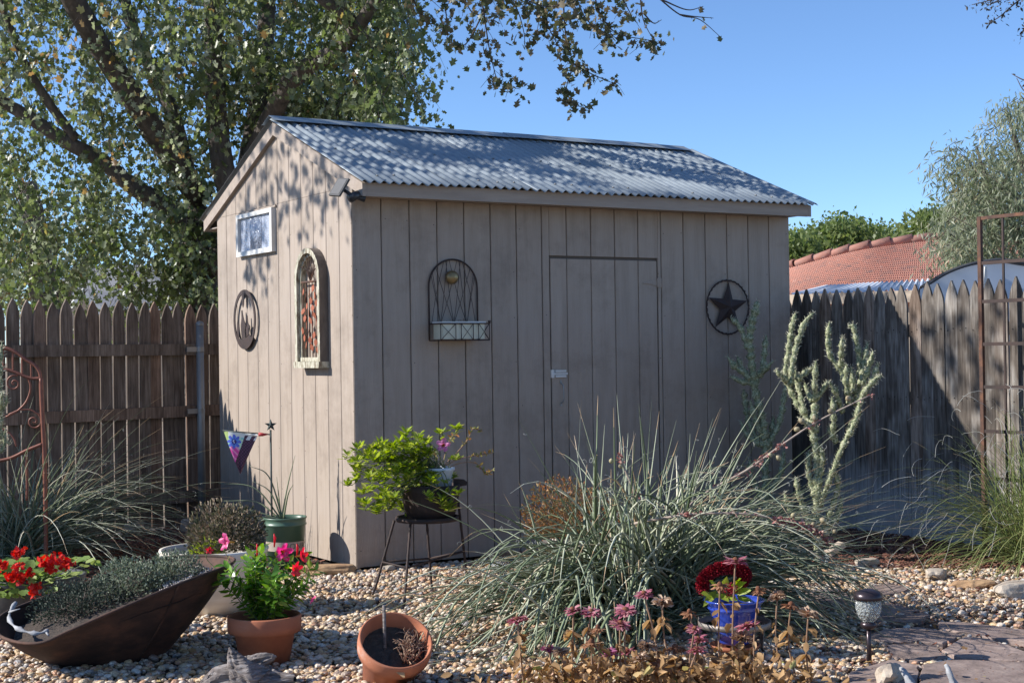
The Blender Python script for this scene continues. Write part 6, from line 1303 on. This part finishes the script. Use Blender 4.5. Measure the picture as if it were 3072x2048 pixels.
b.obj('twigs', M['twig'], bo, kind='stuff'); leaves('foliage', P, Dd, rng.uniform(.02, .036, len(P)), leafmat('dark_leaf', [(0, (.03, .03, .02)), (1, (.08, .06, .04))], .2), bo, 'oval', kind='stuff')
# far round trees
for (cx, cy, rx, ry, d, cnt, lab) in ((2500, 730, 115, 85, 46, 420, 'round green tree behind the left end of the tile roof'), (2390, 765, 85, 75, 44, 230, 'low green tree just right of the shed roof corner'), (2690, 735, 150, 62, 55, 330, 'distant low green tree above the middle of the tile roof'), (2840, 700, 120, 85, 44, 380, 'bright green tree left of the silvery one')):
    p = AT(cx, 1060, d); ft = thing('round_tree', (p.x, p.y, 0), lab, 'tree'); b = B(); b.tube([(p.x, p.y, 0), AT(cx, cy+ry*.3, d)], [.35, .2], 8)
    for k in range(6): b.tube([AT(cx, cy+ry*.5, d), AT(cx+U(-.6, .6)*rx, cy-U(0, .6)*ry, d+U(-1, 1))], [.16, .05], 6)
    b.obj('trunk', M['bark'], ft); lum = [(cx+U(-.6, .6)*rx, cy+U(-.55, .5)*ry, U(.25, .45)) for _ in range(13)]
    def f(lum=lum, rx=rx, ry=ry, d=d):
        lx, ly, lr = random.choice(lum); a = U(0, TAU); r_ = random.random()**.4; return AT(lx+math.cos(a)*rx*lr*r_*1.2, ly+math.sin(a)*ry*lr*r_, d+U(-1.6, 1.6))
    canopy([(f, cnt, .45)], .17, LM['far'], ft, 'quad', per=(22, 34), twl=(.2, .5), droop=-.1, tw=False, spread=.22)

# ------------------------------------------------------------------ neighbouring buildings
# tile roofed house, right
hd = 26.0
th_ = thing('tile_roof_house', AT(2600, 1150, hd).xy.to_3d(), 'neighbouring house with a red clay tile roof beyond the fence', 'house')
RP = [AT(2250, 838, 29), AT(2370, 806, 28), AT(2500, 770, 27.4), AT(2600, 748, 27.0), (AT(2700, 733, 26.8)), AT(2800, 722, 26.6), AT(2900, 714, 26.4), AT(3150, 705, 26)]
EP = [AT(2150, 900, 23.6), AT(2330, 905, 23.0), AT(2450, 908, 22.6), AT(2560, 910, 22.3), AT(2660, 912, 22), AT(2800, 915, 21.7), AT(2950, 918, 21.4), AT(3200, 925, 21)]
b = B(); NC = 26; NR = 130; ridge = spline(RP, 20); eave = spline(EP, 20)
def rl(pl, t): f = t*(len(pl)-1); i = min(int(f), len(pl)-2); return pl[i].lerp(pl[i+1], f-i)
vs = []; fs = []
for c_ in range(NC):        # each course is a stepped strip, with barrel waves
    for e_, lift in ((0, .022), (1, .0)):
        t = (c_+e_)/NC
        for i in range(NR*4+1):
            s_ = i/(NR*4); p = rl(ridge, s_).lerp(rl(eave, s_), t); vs.append(p+Vector((0, 0, -lift+.022+.02*abs(math.sin(i*PI/4)))))
n = NR*4+1
for c_ in range(NC):
    o_ = 2*c_*n; fs += [(o_+i, o_+n+i, o_+n+i+1, o_+i+1) for i in range(n-1)]
    if c_ < NC-1: fs += [(o_+n+i, o_+2*n+i, o_+2*n+i+1, o_+n+i+1) for i in range(n-1)]
b.add(vs, fs); b.obj('tile_courses', M['tile'], th_, kind='stuff')
i = 0; rdg = B(); rdg.lathe([(.08, -.2), (.09, .2), (.07, .2), (.065, -.2)], 12, 0, Matrix.Rotation(PI/2, 4, 'Y')); rme = rdg.mesh('ridge_tile', M['tile'])
L = 0; pr = ridge[0]; acc = 0
for k in range(1, len(ridge)):
    acc += (ridge[k]-ridge[k-1]).length
    if acc > .36:
        acc = 0; d = (ridge[k]-pr).normalized(); o = link('ridge_tile', rme, th_, ridge[k]-th_.location+Vector((0, 0, .06)), (0, -math.asin(d.z)-.06, math.atan2(d.y, d.x))); pr = ridge[k]
b = B(); vs = [p+Vector((0, .25, -.02)) for p in eave]+[Vector((p.x, p.y+.25, 0)) for p in eave]; n = len(eave); b.add(vs, [(i, i+1, n+i+1, n+i) for i in range(n-1)]); b.obj('wall', M['wallhouse'], th_)
back = [r_+(r_-e_)*1.0 for r_, e_ in zip(ridge, eave)]
b = B(); b.add([r_ for r_ in ridge]+[Vector((q_.x, q_.y, e_.z)) for q_, e_ in zip(back, eave)], [(i, i+1, n+i+1, n+i) for i in range(n-1)]); b.obj('rear_roof', M['tile'], th_)
# white arched metal shed and its lean-to roof
ws = thing('metal_shed', AT(2900, 1100, 16).xy.to_3d(), 'white metal shed with an arched roof edge behind the right fence', 'shed')
topc = [(2760, 868), (2780, 856), (2830, 826), (2880, 806), (2930, 794), (2990, 787), (3050, 795), (3110, 806), (3200, 835)]
tp3 = spline([AT(x, y, 14.2) for x, y in topc], 5); n = len(tp3); bk = Vector((2.2, 2.2, -.12))
b = B(); vs = tp3+[Vector((p.x, p.y, 0)) for p in tp3]; b.add(vs, [(i, i+1, n+i+1, n+i) for i in range(n-1)]); b.obj('wall', M['whitemetal'], ws); b = B(); b.add([p+bk for p in vs], [(i, n+i, n+i+1, i+1) for i in range(n-1)]); b.obj('wall', M['whitemetal'], ws)
b = B(); b.tube([p+Vector((-.02, -.06, .02)) for p in tp3], .018, 6); b.obj('roof_trim', M['darktrim'], ws)
b = B(); b.add([p+Vector((0, 0, .03)) for p in tp3]+[p+bk+Vector((0, 0, .03)) for p in tp3], [(i, i+1, n+i+1, n+i) for i in range(n-1)], 0, True); b.obj('roof', M['greyroof'], ws)
for x in (2955, 3120): b = B(); p = AT(x, 800, 14.18); b.box((-.015, -.012, -1), (.015, .0, .0), 0, Matrix.Translation(p)); b.obj('wall_seam', M['white'], ws)
lt = thing('lean_to', AT(2600, 1150, 17).xy.to_3d(), 'low pale corrugated lean-to roof left of the white metal shed', 'shed')
A_, B_, C_, D_ = AT(2480, 858, 20), AT(2795, 838, 16.6), AT(2800, 868, 14.8), AT(2370, 884, 17.6)
b = B(); n = 90; vs = []
for i in range(n+1):
    for e_ in (0, 1): t = i/n; p = (A_.lerp(B_, t) if e_ == 0 else D_.lerp(C_, t)); vs.append(p+Vector((0, 0, .02*math.sin(i*1.6))))
b.add(vs, [(2*i, 2*i+1, 2*i+3, 2*i+2) for i in range(n)], 0, True); b.obj('roof', M['whitemetal'], lt)
b = B(); b.prism([D_, C_, C_-Vector((0, 0, .12)), D_-Vector((0, 0, .12))], (0, .03, 0)); b.obj('fascia', M['wallhouse'], lt)
for p in (D_, C_, A_, B_): b = B(); b.tube([p-Vector((0, 0, .1)), (p.x, p.y, 0)], .05, 6); b.obj('post', M['wallhouse'], lt)
# house beyond the left fence
lh = thing('grey_roof_house', AT(300, 1150, 34).xy.to_3d(), 'distant house with grey roof and white gable trim beyond the left fence', 'house')
b = B(); b.prism([AT(150, 850, 36), AT(270, 800, 36), AT(330, 790, 36), AT(650, 806, 36), AT(700, 930, 33), AT(150, 930, 33)], Vector((.2, 1.5, 0))); b.obj('roof', M['greyroof'], lh)
b = B(); b.prism([AT(205, 905, 32), AT(246, 862, 32), AT(305, 925, 32), AT(305, 1000, 32), AT(205, 1000, 32)], (.1, .5, 0)); b.obj('gable_wall', M['wallhouse'], lh)
for a_, c_ in (((214, 905), (246, 866)), ((246, 866), (310, 932))):
    b = B(); p0, p1 = AT(*a_, 31.8), AT(*c_, 31.8); b.prism([p0, p1, p1-Vector((0, 0, .14 if c_[0] < 300 else .3)), p0-Vector((0, 0, .14))], (0, -.1, 0)); b.obj('rake_board', M['white'], lh)
b = B(); p0, p1 = AT(150, 1000, 33), AT(700, 1000, 33); b.prism([AT(150, 925, 33.2), AT(700, 925, 33.2), Vector((p1.x, p1.y, 0)), Vector((p0.x, p0.y, 0))], (0, .3, 0)); b.obj('wall', M['wallhouse'], lh)
